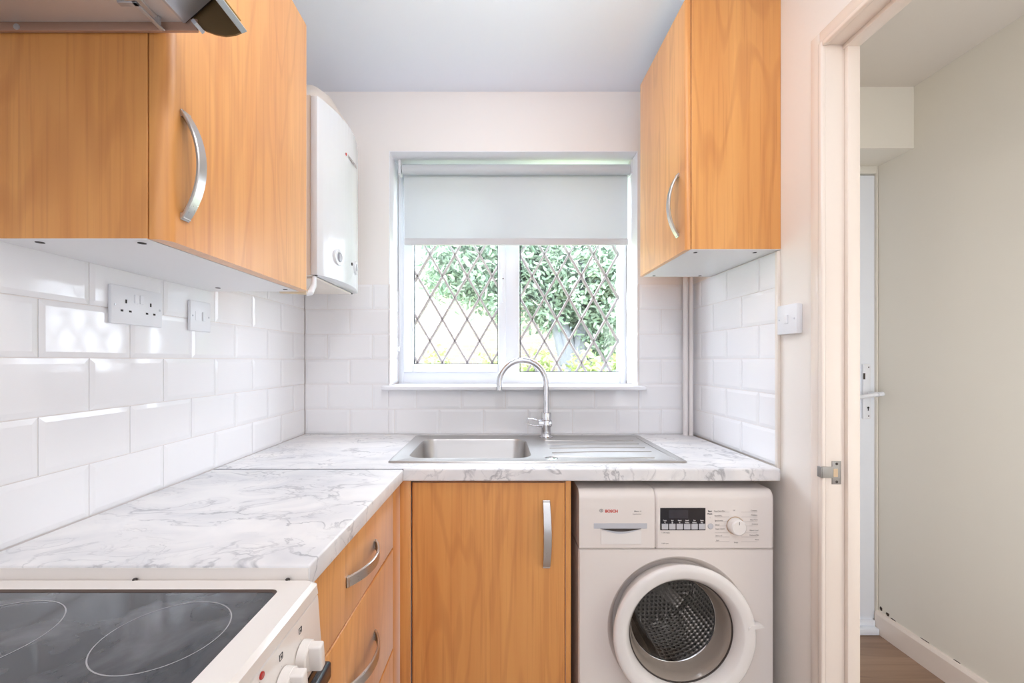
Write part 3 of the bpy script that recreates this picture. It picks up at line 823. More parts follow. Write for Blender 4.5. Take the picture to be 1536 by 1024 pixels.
for (px, py) in ((1043, 378), (1132, 378), (981, 413), (1050, 413)):
    s = (540 - py) / (ZR0 - EYE); bm = BM(); cyl(bm, ((px - CX) / s, FPX / s, ZR0 - .0012), 'Z', .006, -.0008, 20); finish(bm, 'screw_hole', M['dark'], cabr)

# drawer unit (left run), set very slightly out of square
du = thing('drawer_unit', 'beech drawer unit under the left worktop beside the cooker', 'cabinet', (-.60, .95, 0))
def xf(y): return -0.316 + .030 * (y - .683)
def slab_face(y0, y1, z0, z1, th=.018, r=.004):
    b = BM(); t = BM()
    P4 = [(xf(y0) - th, y0), (xf(y0), y0), (xf(y1), y1), (xf(y1) - th, y1)]
    A = [t.verts.new((p[0], p[1], z0)) for p in P4]; B = [t.verts.new((p[0], p[1], z1)) for p in P4]
    t.faces.new(A[::-1]); t.faces.new(B)
    for i in range(4): t.faces.new([A[i], A[(i + 1) % 4], B[(i + 1) % 4], B[i]])
    bmesh.ops.bevel(t, geom=t.edges[:], offset=r, segments=3, profile=.5, affect='EDGES')
    merge(b, t); return b
bm = BM(); box(bm, XTL, xf(.70) - .02, .692, 1.218, .10, ZW0 - .001); finish(bm, 'carcass', M['white_board'], du, smooth=False)
bm = BM(); box(bm, XTL, -.37, .692, 1.218, 0, .10); finish(bm, 'plinth', M['wood'], du, smooth=False)
for (z0, z1, hz) in ((.702, .868, .785), (.412, .698, .560), (.115, .408, .27)):
    f = finish(slab_face(.690, 1.2185, z0, z1), 'drawer_front', M['wood'], du)
    bm = BM(); y0, y1 = .868, 1.055
    bow(bm, (xf(y0), y0, hz), (xf(y1), y1, hz), (1, -.03, 0), (0, 0, 1), .030, .024, .006); finish(bm, 'handle', M['nickel_y'], f)
cp = thing('corner_post', 'beech corner post between the drawers and the sink cabinet', 'filler panel', (-.29, 1.27, 0))
bm = BM(); box(bm, xf(1.22) - .018, xf(1.22) - .0005, 1.2205, 1.306, .115, ZW0 - .001, .0015); finish(bm, 'side_filler', M['wood'], cp)
bm = BM(); box(bm, xf(1.22) - .018, -.2685, 1.3065, 1.325, .115, ZW0 - .001, .002); finish(bm, 'front_filler', M['wood'], cp)
bm = BM(); box(bm, xf(1.22) - .05, -.27, 1.34, 1.355, 0, .115); finish(bm, 'plinth', M['wood'], cp, smooth=False)

# sink cabinet
YS = 1.310
sc = thing('sink_cabinet', 'beech base cabinet under the sink beside the washing machine', 'cabinet', (-.02, 1.6, 0))
bm = BM(); box(bm, -.262, -.246, YS + .02, 1.88, .10, .745); box(bm, .212, .228, YS + .001, 1.88, .10, ZW0 - .001); box(bm, -.246, .212, YS + .02, 1.88, .10, .116); box(bm, -.246, .212, 1.874, 1.88, .116, ZW0 - .05)
box(bm, -.246, .212, YS + .022, YS + .04, ZW0 - .08, ZW0 - .001)
finish(bm, 'carcass', M['wood'], sc, smooth=False)
bm = BM(); prism(bm, door_prof(0, 0, 0, 0, 0)[:0] or [(-.2645, YS + .018), (-.2645, YS + .004), (-.2605, YS), (.2065, YS), (.2105, YS + .004), (.2105, YS + .018)], 'Z', .118, .862)
sd = finish(bm, 'door', M['wood'], sc, angle=40)
bm = BM(); bow(bm, (.152, YS, .807), (.152, YS, .600), (0, -1, 0), (1, 0, 0), .032, .025, .006); finish(bm, 'handle', M['nickel'], sd)
bm = BM(); box(bm, -.262, .228, YS + .05, YS + .065, 0, .10); finish(bm, 'plinth', M['wood'], sc, smooth=False)

# ------------------------------------------------------------------ washing machine
wm = thing('washing_machine', 'white front loading washing machine under the right end of the worktop', 'washing machine', (.548, 1.56, 0))
X0, X1, YM = .249, .847, 1.294; ZM = .846; ZP = .664; dcx, dcz, dr_ = .554, .425, .211
YBK = 1.86
bm = BM()
# front plate with round opening
outer = []; inner = []
angs = sorted(set([2 * PI * i / 96 for i in range(96)] + [math.atan2(z - dcz, x - dcx) % (2 * PI) for x in (X0 + .003, X1 - .003) for z in (.02, ZP - .003)]))
def rect_pt(a, x0, x1, z0, z1):
    c, s = math.cos(a), math.sin(a); ts = []
    if c > 1e-9: ts.append((x1 - dcx) / c)
    if c < -1e-9: ts.append((x0 - dcx) / c)
    if s > 1e-9: ts.append((z1 - dcz) / s)
    if s < -1e-9: ts.append((z0 - dcz) / s)
    t = min(ts); return dcx + c * t, dcz + s * t
L0 = []; L1 = []; L2 = []; L3 = []; LB = []
for a in angs:
    x, z = rect_pt(a, X0 + .004, X1 - .004, .02, ZP - .003); L0.append(bm.verts.new((x, YM, z)))
    x2, z2 = rect_pt(a, X0, X1, .016, ZP - .0005); LB.append(bm.verts.new((x2, YM + .005, z2)))
    c, s = math.cos(a), math.sin(a)
    L1.append(bm.verts.new((dcx + c * (dr_ + .006), YM, dcz + s * (dr_ + .006))))
    L2.append(bm.verts.new((dcx + c * (dr_ + .001), YM + .004, dcz + s * (dr_ + .001))))
    L3.append(bm.verts.new((dcx + c * .192, YM + .034, dcz + s * .192)))
stitch(LB, L0); stitch(L0, L1); stitch(L1, L2); stitch(L2, L3)
L4 = [bm.verts.new((dcx + math.cos(a) * .150, YM + .034, dcz + math.sin(a) * .150)) for a in angs]; stitch(L3, L4)
# casing sides/back/bottom as shell
def quad(a, b, c, d_): bm.faces.new([bm.verts.new(p) for p in (a, b, c, d_)])
for x in (X0, X1): quad((x, YM + .005, .016), (x, YBK, .016), (x, YBK, ZP), (x, YM + .005, ZP))
quad((X0, YBK, .016), (X1, YBK, .016), (X1, YBK, ZP), (X0, YBK, ZP)); quad((X0, YM + .005, .016), (X1, YM + .005, .016), (X1, YBK, .016), (X0, YBK, .016))
finish(bm, 'casing', M['appliance'], wm, angle=30)
def panel_prof(zt):   # (y,z): slightly leaning console with rounded top front
    pts = [(YBK, ZP + .001), (YM + .001, ZP + .001), (YM - .004, ZP + .006), (YM - .004, zt - .030)]
    for i in range(1, 7):
        a = i * PI / 2 / 6; pts.append((YM - .004 + .022 * (1 - math.cos(a)), zt - .022 + .022 * math.sin(a) - .008 * (1 - math.sin(a))))
    pts += [(YBK, zt)]; return pts
bm = BM(); xs = wx(982.5, YM - .004)
prism(bm, panel_prof(ZM), 'X', xs + .0008, X1 - .001)
# round the outer top corner
t = BM()
cpn = finish(bm, 'control_panel', M['appliance'], wm, angle=30)
t.free()
mod = cpn.modifiers.new('edge_round', 'BEVEL'); mod.width = .012; mod.segments = 4; mod.limit_method = 'ANGLE'; mod.angle_limit = math.radians(60)
bm = BM(); prism(bm, panel_prof(ZM), 'X', X0 + .001, xs - .0008)
dw = finish(bm, 'detergent_drawer', M['appliance'], wm, angle=30)
YP = YM - .0042
def q(px, py, d=YP): v = P(px, py, d); return v.x, v.z
def plate(x0, x1, z0, z1, name, mat, parent, th=.001, bev=.0004, y=YP):
    bm = BM(); box(bm, x0, x1, y - th, y + .0005, z0, z1, bev, 1); return finish(bm, name, mat, parent)
x0, z1 = q(890.8, 784.5); x1, z0 = q(970.5, 792.5); plate(x0, x1, z0, z1, 'silver_strip', M['silver'], dw)
x0, z1 = q(901, 795); x1, z0 = q(962, 816)
plate(x0, x1, z0, z1, 'drawer_grip', M['appliance_gloss'], dw, .0012, .001)
bm = BM(); n_ = 20; xa, za = q(900, 792.4); xb, _ = q(961.5, 792.4); dep = .0085
up_ = [(xa + (xb - xa) * i / n_, za) for i in range(n_ + 1)]; lo_ = [(xa + (xb - xa) * i / n_, za - dep * math.sin(PI * i / n_)) for i in range(n_, -1, -1)]
prism(bm, [up_[0]] + up_[1:-1] + [up_[-1]] + lo_[1:-1], 'Y', YP - .0018, YP)
finish(bm, 'grip_recess', M['gap'], dw)
bm = BM(); lo2 = [(xa + (xb - xa) * i / n_, za - dep * math.sin(PI * i / n_) - .0001) for i in range(n_ + 1)]; lo3 = [(xa + (xb - xa) * i / n_, za - (dep + .006) * math.sin(PI * i / n_) - .0002) for i in range(n_, -1, -1)]
prism(bm, lo2 + lo3[1:-1], 'Y', YP - .0026, YP); finish(bm, 'grip_lip', M['silver'], dw)
# emblem + maker's lettering
bm = BM(); ex, ez = q(901.8, 765.5)
lathe(bm, [(.0042, 0), (.0056, 0), (.0056, -.0006), (.0042, -.0006)], (ex, YP, ez), 'Y', 32, close=True)
box(bm, ex - .0018, ex - .0010, YP - .0006, YP, ez - .0035, ez + .0035); box(bm, ex + .0010, ex + .0018, YP - .0006, YP, ez - .0035, ez + .0035); box(bm, ex - .0018, ex + .0018, YP - .0006, YP, ez - .0006, ez + .0006)
finish(bm, 'maker_emblem', M['gprint'], dw, smooth=False)
tx_, tz_ = q(907.6, 768.3)
text_obj([('BOSCH', .0122, (tx_, YP - .0003, tz_), FRONT, 'LEFT', .0004, .98)], M['redprint'], 'maker_lettering', dw)
a_, b_ = q(962, 767.5); c_, d_ = q(962, 771.5)
text_obj([('Maxx 6', .0062, (a_, YP - .0003, b_), FRONT, 'RIGHT', .0001, 1.2), ('VarioPerfect', .0046, (c_, YP - .0003, d_), FRONT, 'RIGHT', 0, 1.15)], M['gprint'], 'model_lettering', dw)
# display block
x0, z1 = q(990.3, 761.5); x1, z0 = q(1058, 794.8)
ds = plate(x0, x1, z0, z1, 'display', M['display'], cpn, .0012)
xx0, zz1 = q(1003, 764.5); xx1, zz0 = q(1032, 777)
plate(xx0, xx1, zz0, zz1, 'display_window', M['lcd'], ds, .0002, 0, YP - .0012)
labs = ['Temp.\n °C', 'Spin\n @', 'Ready\n  in', 'Speed\nPerfect', 'Eco\nPerfect', 'Rinse\nPlus']
items = []
for i in range(6):
    ax0 = 992.3 + i * 11.1
    x0, z1 = q(ax0, 785.0); x1, z0 = q(ax0 + 9.6, 793.3)
    plate(x0, x1, z0, z1, 'button', M['silver'], cpn, .0022, .0006)
    for k, s_ in enumerate(labs[i].split('\n')):
        lx, lz = q(ax0 + 4.8, 780.8 + k * 3.2); items.append((s_.strip(), .0050, (lx, YP - .0013, lz), FRONT, 'CENTER', .0001, .9))
text_obj(items, M['wprint'], 'display_lettering', cpn)
items = []
for s_, px, py, al in [('Start', 1064.8, 767.3, 'CENTER'), ('Pause', 1064.8, 771.3, 'CENTER'), ('-', 1065, 776.8, 'CENTER')]:
    lx, lz = q(px, py); items.append((s_, .0062, (lx, YP - .0003, lz), FRONT, al, .0002, 1))
text_obj(items, M['bprint'], 'start_lettering', cpn)
items = []; 
left = [('Easy-Care Plus', 767), ('Quick/Mix', 774), ('Sportswear', 781.2), ('Wool', 787.7), ('Super Quick', 793.7), ('Extra 15\'', 804), ('Spin', 811)]
right = [('Cottons', 766.3), ('Cottons', 773), ('Easy-Care', 780), ('Cottons', 786.5), ('Mixed Load', 796), ('Delicate/Silk', 803.2), ('Rinse', 809.8)]
for i, (s_, py) in enumerate(left):
    lx, lz = q(1071 + i * .5, py); items.append((s_, .0056, (lx, YP - .0003, lz), FRONT, 'LEFT', 0, 1))
for i, (s_, py) in enumerate(right):
    lx, lz = q(1135.5 + i * .5, py); items.append((s_, .0056, (lx, YP - .0003, lz), FRONT, 'RIGHT', 0, 1))
for s_, px, py in [('Off', 1101, 766), ('Empty', 1104, 814)]:
    lx, lz = q(px, py); items.append((s_, .005, (lx, YP - .0003, lz), FRONT, 'CENTER', 0, 1))
for s_, px, py in [('1-24h delay', 992, 799.5), ('1200 rpm', 992, 815.5)]:
    lx, lz = q(px, py); items.append((s_, .0056, (lx, YP - .0003, lz), FRONT, 'LEFT', 0, 1))
text_obj(items, M['gprint'], 'programme_lettering', cpn)
bm = BM()
for py in (767.8, 775, 782, 788.5, 798.8, 805, 812):
    for a, b in ((1072, 1094), (1112, 1136)):
        x0, z_ = q(a, py); x1, _ = q(b, py)
        if abs(py - 788) < 20: pass
        box(bm, x0, x1, YP - .0004, YP, z_ - .0002, z_ + .0002)
finish(bm, 'programme_lines', M['gprint'], cpn, smooth=False)
bm = BM(); sx_, sz_ = q(1065.7, 789); cyl(bm, (sx_, YP, sz_), 'Y', .0085, -.002, 28, .001); finish(bm, 'start_button', M['silver'], cpn)
kx, kz = q(1103, 788)
bm = BM(); lathe(bm, [(0, -.022), (.020, -.022), (.0235, -.019), (.0255, 0), (0, 0)], (kx, YP, kz), 'Y', 48); dial = finish(bm, 'programme_dial', M['appliance_gloss'], cpn, angle=40)
bm = BM(); lathe(bm, [(.0262, 0), (.0272, 0), (.0272, -.0008), (.0262, -.0008)], (kx, YP, kz), 'Y', 48, close=True); finish(bm, 'dial_ring', M['brass'], cpn)
bm = BM(); box(bm, kx - .0006, kx + .0006, YP - .0226, YP - .0218, kz + .010, kz + .019); finish(bm, 'dial_mark', M['bprint'], dial)

# door
bm = BM()
prof = [(.158, 1.300), (.157, 1.276), (.160, 1.264), (.166, 1.256), (.173, 1.246), (.178, 1.2435), (.194, 1.2425), (.204, 1.2435), (.2095, 1.2465), (.2112, 1.251), (.2095, 1.258), (.196, 1.290), (.185, 1.320), (.158, 1.320)]
lathe(bm, prof, (dcx, 0, dcz), 'Y', 96, close=True)
dring = finish(bm, 'door_ring', M['appliance_gloss'], wm, angle=50)
bm = BM()
a = math.radians(8)
u = Vector((math.cos(a), 0, math.sin(a))); v_ = Vector((-math.sin(a), 0, math.cos(a)))
C = Vector((dcx, 0, dcz))
sec = [(.186, -.002), (.231, -.001), (.2315, .003), (.214, .0085), (.200, .010), (.188, .004)]
A = [bm.verts.new(C + u * r + v_ * h + Vector((0, 1.2400, 0))) for r, h in sec]; B = [bm.verts.new(C + u * r + v_ * h + Vector((0, 1.262, 0))) for r, h in sec]
bm.faces.new(A); bm.faces.new(B[::-1])
for i in range(6): bm.faces.new([A[i], B[i], B[(i + 1) % 6], A[(i + 1) % 6]])
finish(bm, 'door_catch_grip', M['appliance_gloss'], dring)
bm = BM(); lathe(bm, [(.2100, 1.2475), (.2122, 1.2510), (.2122, 1.2530), (.2100, 1.2520)], (dcx, 0, dcz), 'Y', 40, a0=math.radians(-120), a1=math.radians(6), close=True); finish(bm, 'door_seam', M['gap'], dring)
bm = BM(); lathe(bm, [(.1572, 1.274), (.154, 1.274), (.1535, 1.277), (.1572, 1.277)], (dcx, 0, dcz), 'Y', 72, close=True); finish(bm, 'glass_edge', M['gap'], dring)
bm = BM(); lathe(bm, [(.1555, 1.277), (.150, 1.283), (.143, 1.305), (.1385, 1.325), (.134, 1.333)], (dcx, 0, dcz), 'Y', 72); finish(bm, 'glass_bowl_side', M['bowlside'], dring)
bm = BM(); lathe(bm, [(.134, 1.333), (.120, 1.3385), (.08, 1.3425), (0, 1.344)], (dcx, 0, dcz), 'Y', 72); face_camera(finish(bm, 'door_glass', M['bowl'], dring))
bm = BM(); lathe(bm, [(.1395, 1.330), (.1355, 1.3345), (.131, 1.337), (.1335, 1.333)], (dcx, 0, dcz), 'Y', 72, close=True); finish(bm, 'bowl_rim', M['chrome'], dring)
bm = BM(); lathe(bm, [(.190, 1.330), (.175, 1.34), (.168, 1.36), (.165, 1.375)], (dcx, 0, dcz), 'Y', 72); finish(bm, 'rubber_gasket', M['rubber'], wm)
# drum with uv dots
bm = BM(); uvl = bm.loops.layers.uv.new('UV')
seg = 96; rr = .225; ys = [1.376, 1.382, 1.40, 1.68]; rs = [.165, .20, rr, rr]
rg = [[bm.verts.new((dcx + rs[j] * math.cos(2 * PI * i / seg), ys[j], dcz + rs[j] * math.sin(2 * PI * i / seg))) for i in range(seg)] for j in range(4)]
pitch = .017
for j in range(3):
    for i in range(seg):
        k = (i + 1) % seg; f = bm.faces.new([rg[j][i], rg[j][k], rg[j + 1][k], rg[j + 1][i]])
        for lp, (ii, jj) in zip(f.loops, ((i, j), (i + 1, j), (i + 1, j + 1), (i, j + 1))):
            arc = 2 * PI * ii / seg * rr / pitch; arc = arc * (round(2 * PI * rr / pitch) / (2 * PI * rr / pitch))
            lp[uvl].uv = (arc, ys[jj] / pitch)
cen = bm.verts.new((dcx, 1.66, dcz))
for i in range(seg):
    f = bm.faces.new([rg[3][i], rg[3][(i + 1) % seg], cen])
    for lp in f.loops: lp[uvl].uv = (lp.vert.co.x / pitch, lp.vert.co.z / pitch)
drum = finish(bm, 'drum', M['drum'], wm, angle=40)
for k in range(3):
    a = math.radians(20 + 120 * k); bm = BM()
    u = Vector((math.cos(a), 0, math.sin(a))); v_ = Vector((-math.sin(a), 0, math.cos(a)))
    sec = [(.224, -.048), (.200, -.030), (.165, -.014), (.155, 0), (.165, .014), (.200, .030), (.224, .048)]
    A = [bm.verts.new(C + u * r + v_ * h + Vector((0, 1.40, 0))) for r, h in sec]; B = [bm.verts.new(C + u * r + v_ * h + Vector((0, 1.665, 0))) for r, h in sec]
    bm.faces.new(A); bm.faces.new(B[::-1])
    for i in range(6): bm.faces.new([A[i], B[i], B[i + 1], A[i + 1]]).material_index = 0 if i in (2, 3) else 1  # highlight strips put in as colour: bright flanks, dark ridge
    finish(bm, 'drum_paddle', [M['paddle'], M['paddle_light']], drum, angle=60)
bm = BM()
for k in range(3):
    a = math.radians(80 + 120 * k)
    u = Vector((math.cos(a), 0, math.sin(a))); v_ = Vector((-math.sin(a), 0, math.cos(a)))
    for r0, r1, w0, w1 in ((.0, .215, .035, .020),):
        pts = [C + v_ * w0 + Vector((0, 1.645, 0)), C - v_ * w0 + Vector((0, 1.645, 0)), C + u * r1 - v_ * w1 + Vector((0, 1.655, 0)), C + u * r1 + v_ * w1 + Vector((0, 1.655, 0))]
        bm.faces.new([bm.verts.new(p) for p in pts])
lathe(bm, [(0, 1.63), (.04, 1.632), (.06, 1.645), (.065, 1.655)], (dcx, 0, dcz), 'Y', 40)
finish(bm, 'drum_hub', M['paddle_light'], drum, smooth=False)
for x in (X0 + .04, X1 - .04):
    for y in (YM + .05, YBK - .05):
        bm = BM(); cyl(bm, (x, y, 0), 'Z', .02, .018, 16); finish(bm, 'foot', M['gap'], wm)

# support batten under the right end of the worktop
bm = BM(); box(bm, .845, XR, 1.36, 1.40, .853, ZW0 - .0005, .001)
tag(finish(bm, 'support_batten', M['batten']), 'short pine batten under the right end of the worktop', 'batten')
# pipes in the back corner
pp = [(.829, 1.862, .0102, 'pipe', 'white painted pipe left of the pair in the back right corner'), (.853, 1.862, .0098, 'pipe', 'white painted pipe nearest the right wall, beside its twin')]
for (x, y, r, m, lab) in pp:
    bm = BM(); tube(bm, [(x, y, ZW + .001), (x, y, 1.60), (x, y, ZC - .002)], r, 20); tag(finish(bm, 'wall_pipe', M[m]), lab, 'pipe', 'pair of painted pipes')

# ------------------------------------------------------------------ boiler
by0, by1 = 1.37, 1.765; bz0, bz1 = 1.518, 2.100
bo = thing('wall_boiler', 'white wall hung gas boiler between the left cabinet and window', 'boiler', (XL, 1.57, bz0))
def boiler_plan(xb, x_end, bulge, n=16):
    pts = [(xb, by0)]
    for i in range(n + 1):
        t_ = i / n; pts.append((x_end + bulge * math.sin(PI * t_) ** .85 if 0 < i < n else x_end, by0 + (by1 - by0) * t_))
    pts.append((xb, by1)); return pts
bm = BM(); prism(bm, [(XTL, by0 + .004), (-.607, by0 + .004), (-.607, by1 - .004), (XTL, by1 - .004)], 'Z', bz0, bz1 + .004)
finish(bm, 'casing', M['boiler_side'], bo)
bm = BM(); prism(bm, boiler_plan(-.606, -.584, .040), 'Z', bz0 + .001, bz1, .0025)
fp = finish(bm, 'front_panel', M['boiler'], bo, angle=30)
def bx_at(y): return -.584 + .040 * math.sin(PI * (y - by0) / (by1 - by0)) ** .85
for (yy, zz, r) in ((1.47, 1.242 + 154 / (FPX / 1.47), .028), (1.625, 1.242 + 138 / (FPX / 1.625), .024)):
    dx = (bx_at(yy + .02) - bx_at(yy - .02)) / .04; th = math.atan(dx)
    bm = BM(); lathe(bm, [(r * .55, .004), (r * .62, .007), (r * .95, .007), (r, .004), (r, -.004), (r * .55, -.004)], (0, 0, 0), 'X', 40, close=True)
    bmesh.ops.transform(bm, matrix=Matrix.Translation((bx_at(yy), yy, zz)) @ Matrix.Rotation(-th, 4, 'Z'), verts=bm.verts)
    rgk = finish(bm, 'control_ring', M['boiler'], fp, angle=40)
    bm = BM(); lathe(bm, [(0, .003), (r * .5, .003), (r * .54, -.003), (0, -.003)], (0, 0, 0), 'X', 32)
    box(bm, .003, .010, -.003, .003, -r * .45, r * .45, .001)
    bmesh.ops.transform(bm, matrix=Matrix.Translation((bx_at(yy), yy, zz)) @ Matrix.Rotation(-th, 4, 'Z'), verts=bm.verts)
    finish(bm, 'control_knob', M['silver'], rgk, angle=40)
bm = BM(); yy = 1.58; cyl(bm, (bx_at(yy) - .001, yy, EYE + 144 / (FPX / yy)), 'X', .006, .004, 16, .001); finish(bm, 'indicator_light', M['gap'], fp)
yy = 1.53; zz = EYE + 305 / (FPX / 1.54)
th = math.atan((bx_at(1.60) - bx_at(1.53)) / .07)
bm = BM(); box(bm, 0, .0025, 0, .008, -.003, .006, .001)
bmesh.ops.transform(bm, matrix=Matrix.Translation((bx_at(1.52) + .0005, 1.52, zz)), verts=bm.verts); finish(bm, 'emblem', M['redprint'], fp)
R_ = Matrix.Rotation(PI / 2 - th, 4, 'Z') @ Matrix.Rotation(PI / 2, 4, 'X')
text_obj([('WORCESTER', .017, (bx_at(1.538) + .0025, 1.538, zz - .005), R_, 'LEFT', .0004, .9)], M['gprint'], 'maker_lettering', fp)
bm = BM(); box(bm, -.84, -.60, by0 + .03, by1 - .03, bz0 - .006, bz0, .001); finish(bm, 'underside_plate', M['boiler_side'], bo)
bm = BM(); box(bm, -.66, -.60, by1 - .028, by1 - .010, bz0 - .003, bz0 + .0005); finish(bm, 'vent_slot', M['dark'], bo); bm = BM(); box(bm, -.60, -.588, by0 + .006, by0 + .014, bz0 - .001, bz0 + .002); finish(bm, 'vent_slot', M['dark'], bo)
bm = BM(); tube(bm, [(-.70, 1.56, bz1 + .003), (-.70, 1.56, 2.17), (-.70, 1.60, 2.215), (-.70, 1.66, 2.235), (-.70, YB - .001, 2.235)], .058, 32)
tag(finish(bm, 'boiler_flue', M['boiler_side']), 'white round flue elbow above the boiler running into the wall', 'flue')
bm = BM(); tube(bm, [(-.672, 1.31, 1.457), (-.63, 1.31, 1.455), (-.585, 1.31, 1.452)], .008, 14)
pv = finish(bm, 'condensate_pipe', M['tape'], bo)
bm = BM(); tube(bm, [(-.592, 1.31, 1.450), (-.582, 1.315, 1.452), (-.585, 1.345, 1.478), (-.60, 1.385, 1.516)], [.010, .010, .009, .007], 14); finish(bm, 'pipe_elbow', M['plast'], pv)

# ------------------------------------------------------------------ cooker hood
hd_ = thing('cooker_hood', 'grey metal cooker hood with open visor above the hob', 'cooker hood', (-.65, .42, 1.80))
HY0, HY1 = .12, .7195; s88 = FPX / .72
def hp(px, py): return ((px - CX) / s88, EYE - (py - CY) / s88)
z_lip, z_und = hp(0, 50)[1], hp(0, 37.5)[1]
xr, _ = hp(299, 45)
xs_, zs_ = hp(281, 35); xt, zt_ = hp(323, 0); xt2 = xt + (xt - xs_) * .35; zt2 = zt_ + (zt_ - zs_) * .35
bm = BM(); prism(bm, [(XTL, z_und), (xs_, z_und), (xt2, zt2), (XTL, zt2)], 'Y', HY0, HY1 - .006); finish(bm, 'hood_body', M['hood'], hd_, smooth=False)
bm = BM(); box(bm, XTL, xr, HY1 - .006, HY1, z_lip, z_und + .006, .001); finish(bm, 'rear_lip', M['hood_edge'], hd_, smooth=False)
bm = BM(); prism(bm, [(xs_ - .001, z_und - .003), (xs_ + .003, z_und - .003), (xt2 + .003, zt2 - .002), (xt2 - .001, zt2)], 'Y', HY0, HY1 - .008); finish(bm, 'sloping_front', M['hood_light'], hd_, smooth=False)
bm = BM(); box(bm, XTL + .03, xs_ - .035, HY0 + .02, HY1 - .012, z_und - .003, z_und + .001, .001); gf = finish(bm, 'grease_filter', M['hood'], hd_)
bm = BM(); hx = (238 - CX) / s88
box(bm, -.5675, -.5600, .655, .713, z_und - .0165, z_und - .0135, .0008); box(bm, -.590, -.5600, .655, .663, z_und - .0165, z_und - .0135, .0008); box(bm, -.5675, -.560, .700, .704, z_und - .015, z_und - .001); box(bm, -.590, -.585, .655, .663, z_und - .015, z_und - .001)
finish(bm, 'filter_handle', M['hood_light'], gf)
# visor cheek
bm = BM(); prism(bm, [hp(279, 36), hp(283, 39), hp(329, -2), hp(323, -3)], 'Y', HY1 - .0075, HY1 - .0045); finish(bm, 'hinge_seam', M['dark'], hd_, smooth=False)
cheek = [hp(*p) for p in ((285, 37), (324, -3), (328, -2), (347, 21), (366, 50), (355, 54.5), (340, 56.5), (325, 54), (310, 48.5), (298, 41))]
bm = BM(); prism(bm, cheek, 'Y', HY1 - .0035, HY1 - .0005); vis = finish(bm, 'visor_cheek', M['visor'], hd_, smooth=False)
bm = BM(); prism(bm, [(x, z) for x, z in cheek], 'Y', HY0, HY0 + .003); finish(bm, 'visor_cheek', M['visor'], hd_, smooth=False)
fa, fb = hp(326, -2), hp(363, 54)
fc, fd_ = hp(372, 48.5), hp(336, -2)
bm = BM(); prism(bm, [fa, hp(360, 46), hp(364, 52), fc, fd_], 'Y', HY0, HY1 - .001, .0008); finish(bm, 'visor_front', M['visor_face'], hd_, smooth=False)
bm = BM(); prism(bm, [hp(352, 24), hp(358, 33), hp(362, 31), hp(355, 22)], 'Y', HY1 - .05, HY1 + .0002); finish(bm, 'visor_clip', M['brass'], hd_, smooth=False)
bm = BM(); prism(bm, [hp(299, 45), hp(303, 42), hp(308, 48), hp(304, 51.5)], 'Y', HY1 - .02, HY1 + .0003); finish(bm, 'visor_hinge', M['silver'], hd_, smooth=False)
bm = BM(); x_, z_ = hp(32, 45); cyl(bm, (x_, HY1 - .006, z_), 'Y', .005, -.0015, 16); finish(bm, 'screw_head', M['hood_light'], hd_)

# ------------------------------------------------------------------ cooker
ck = thing('cooker', 'white freestanding electric cooker with black ceramic glass hob at the near left', 'cooker', (-.57, .38, 0))
ZH = EYE - .352; KX = -.2875; CY1 = .6815; CY0 = .085
bm = BM(); box(bm, XTL, KX - .006, CY0, CY1 - .002, .10, ZH - .022, .002); finish(bm, 'cooker_body', M['enamel'], ck)
GX1, GY1, GX0, GY0 = -.334, .650, -.800, .125
bm = BM()
O0 = loop(rrect(XTL, KX, CY0, CY1, .004, n), ZH - .022); O1 = loop(rrect(XTL, KX, CY0, CY1, .010, n), ZH - .006); O2 = loop(rrect(XTL + .006, KX - .006, CY0 + .006, CY1 - .006, .012, n), ZH)
I0 = loop(rrect(GX0, GX1, GY0, GY1, .012, n), ZH); I1 = loop(rrect(GX0, GX1, GY0, GY1, .012, n), ZH - .004)
stitch(O0, O1); stitch(O1, O2)
edges = []
for Lp in (O2, I0):
    for i in range(len(Lp)): edges.append(bm.edges.get((Lp[i], Lp[(i + 1) % len(Lp)])) or bm.edges.new((Lp[i], Lp[(i + 1) % len(Lp)])))
bmesh.ops.triangle_fill(bm, use_beauty=True, edges=edges); stitch(I0, I1)
top = finish(bm, 'hob_surround', M['enamel'], ck, angle=30)
bm = BM(); O = rrect(GX0 + .0003, GX1 - .0003, GY0 + .0003, GY1 - .0003, .012, n); I = rrect(GX0 + .003, GX1 - .003, GY0 + .003, GY1 - .004, .010, n)
A = loop(O, ZH - .0002); B = loop(I, ZH - .003); stitch(A, B); finish(bm, 'hob_seal', M['hobtrim'], top)
bm = BM(); A = loop(rrect(GX0 + .002, GX1 - .002, GY0 + .002, GY1 - .003, .010, n), ZH - .003); bm.faces.new(A)
hg = finish(bm, 'hob_glass', M['hob'], ck, smooth=False)
for (x, y, r) in ((-.431, .548, .073), (-.672, .538, .086), (-.431, .25, .086), (-.672, .25, .073)):
    bm = BM(); lathe(bm, [(r - .0008, .0003), (r + .0008, .0003)], (x, y, ZH - .003), 'Z', 96); finish(bm, 'cooking_zone_ring', M['ring'], hg, smooth=False)
for (px, py) in ((205, 866.5), (433, 866.5)):
    bm = BM(); x = (px - CX) * .6815 / FPX; cyl(bm, (x, .678, ZH - .004), 'Z', .0035, .006, 12, .001); finish(bm, 'rear_screw', M['gap'], ck)
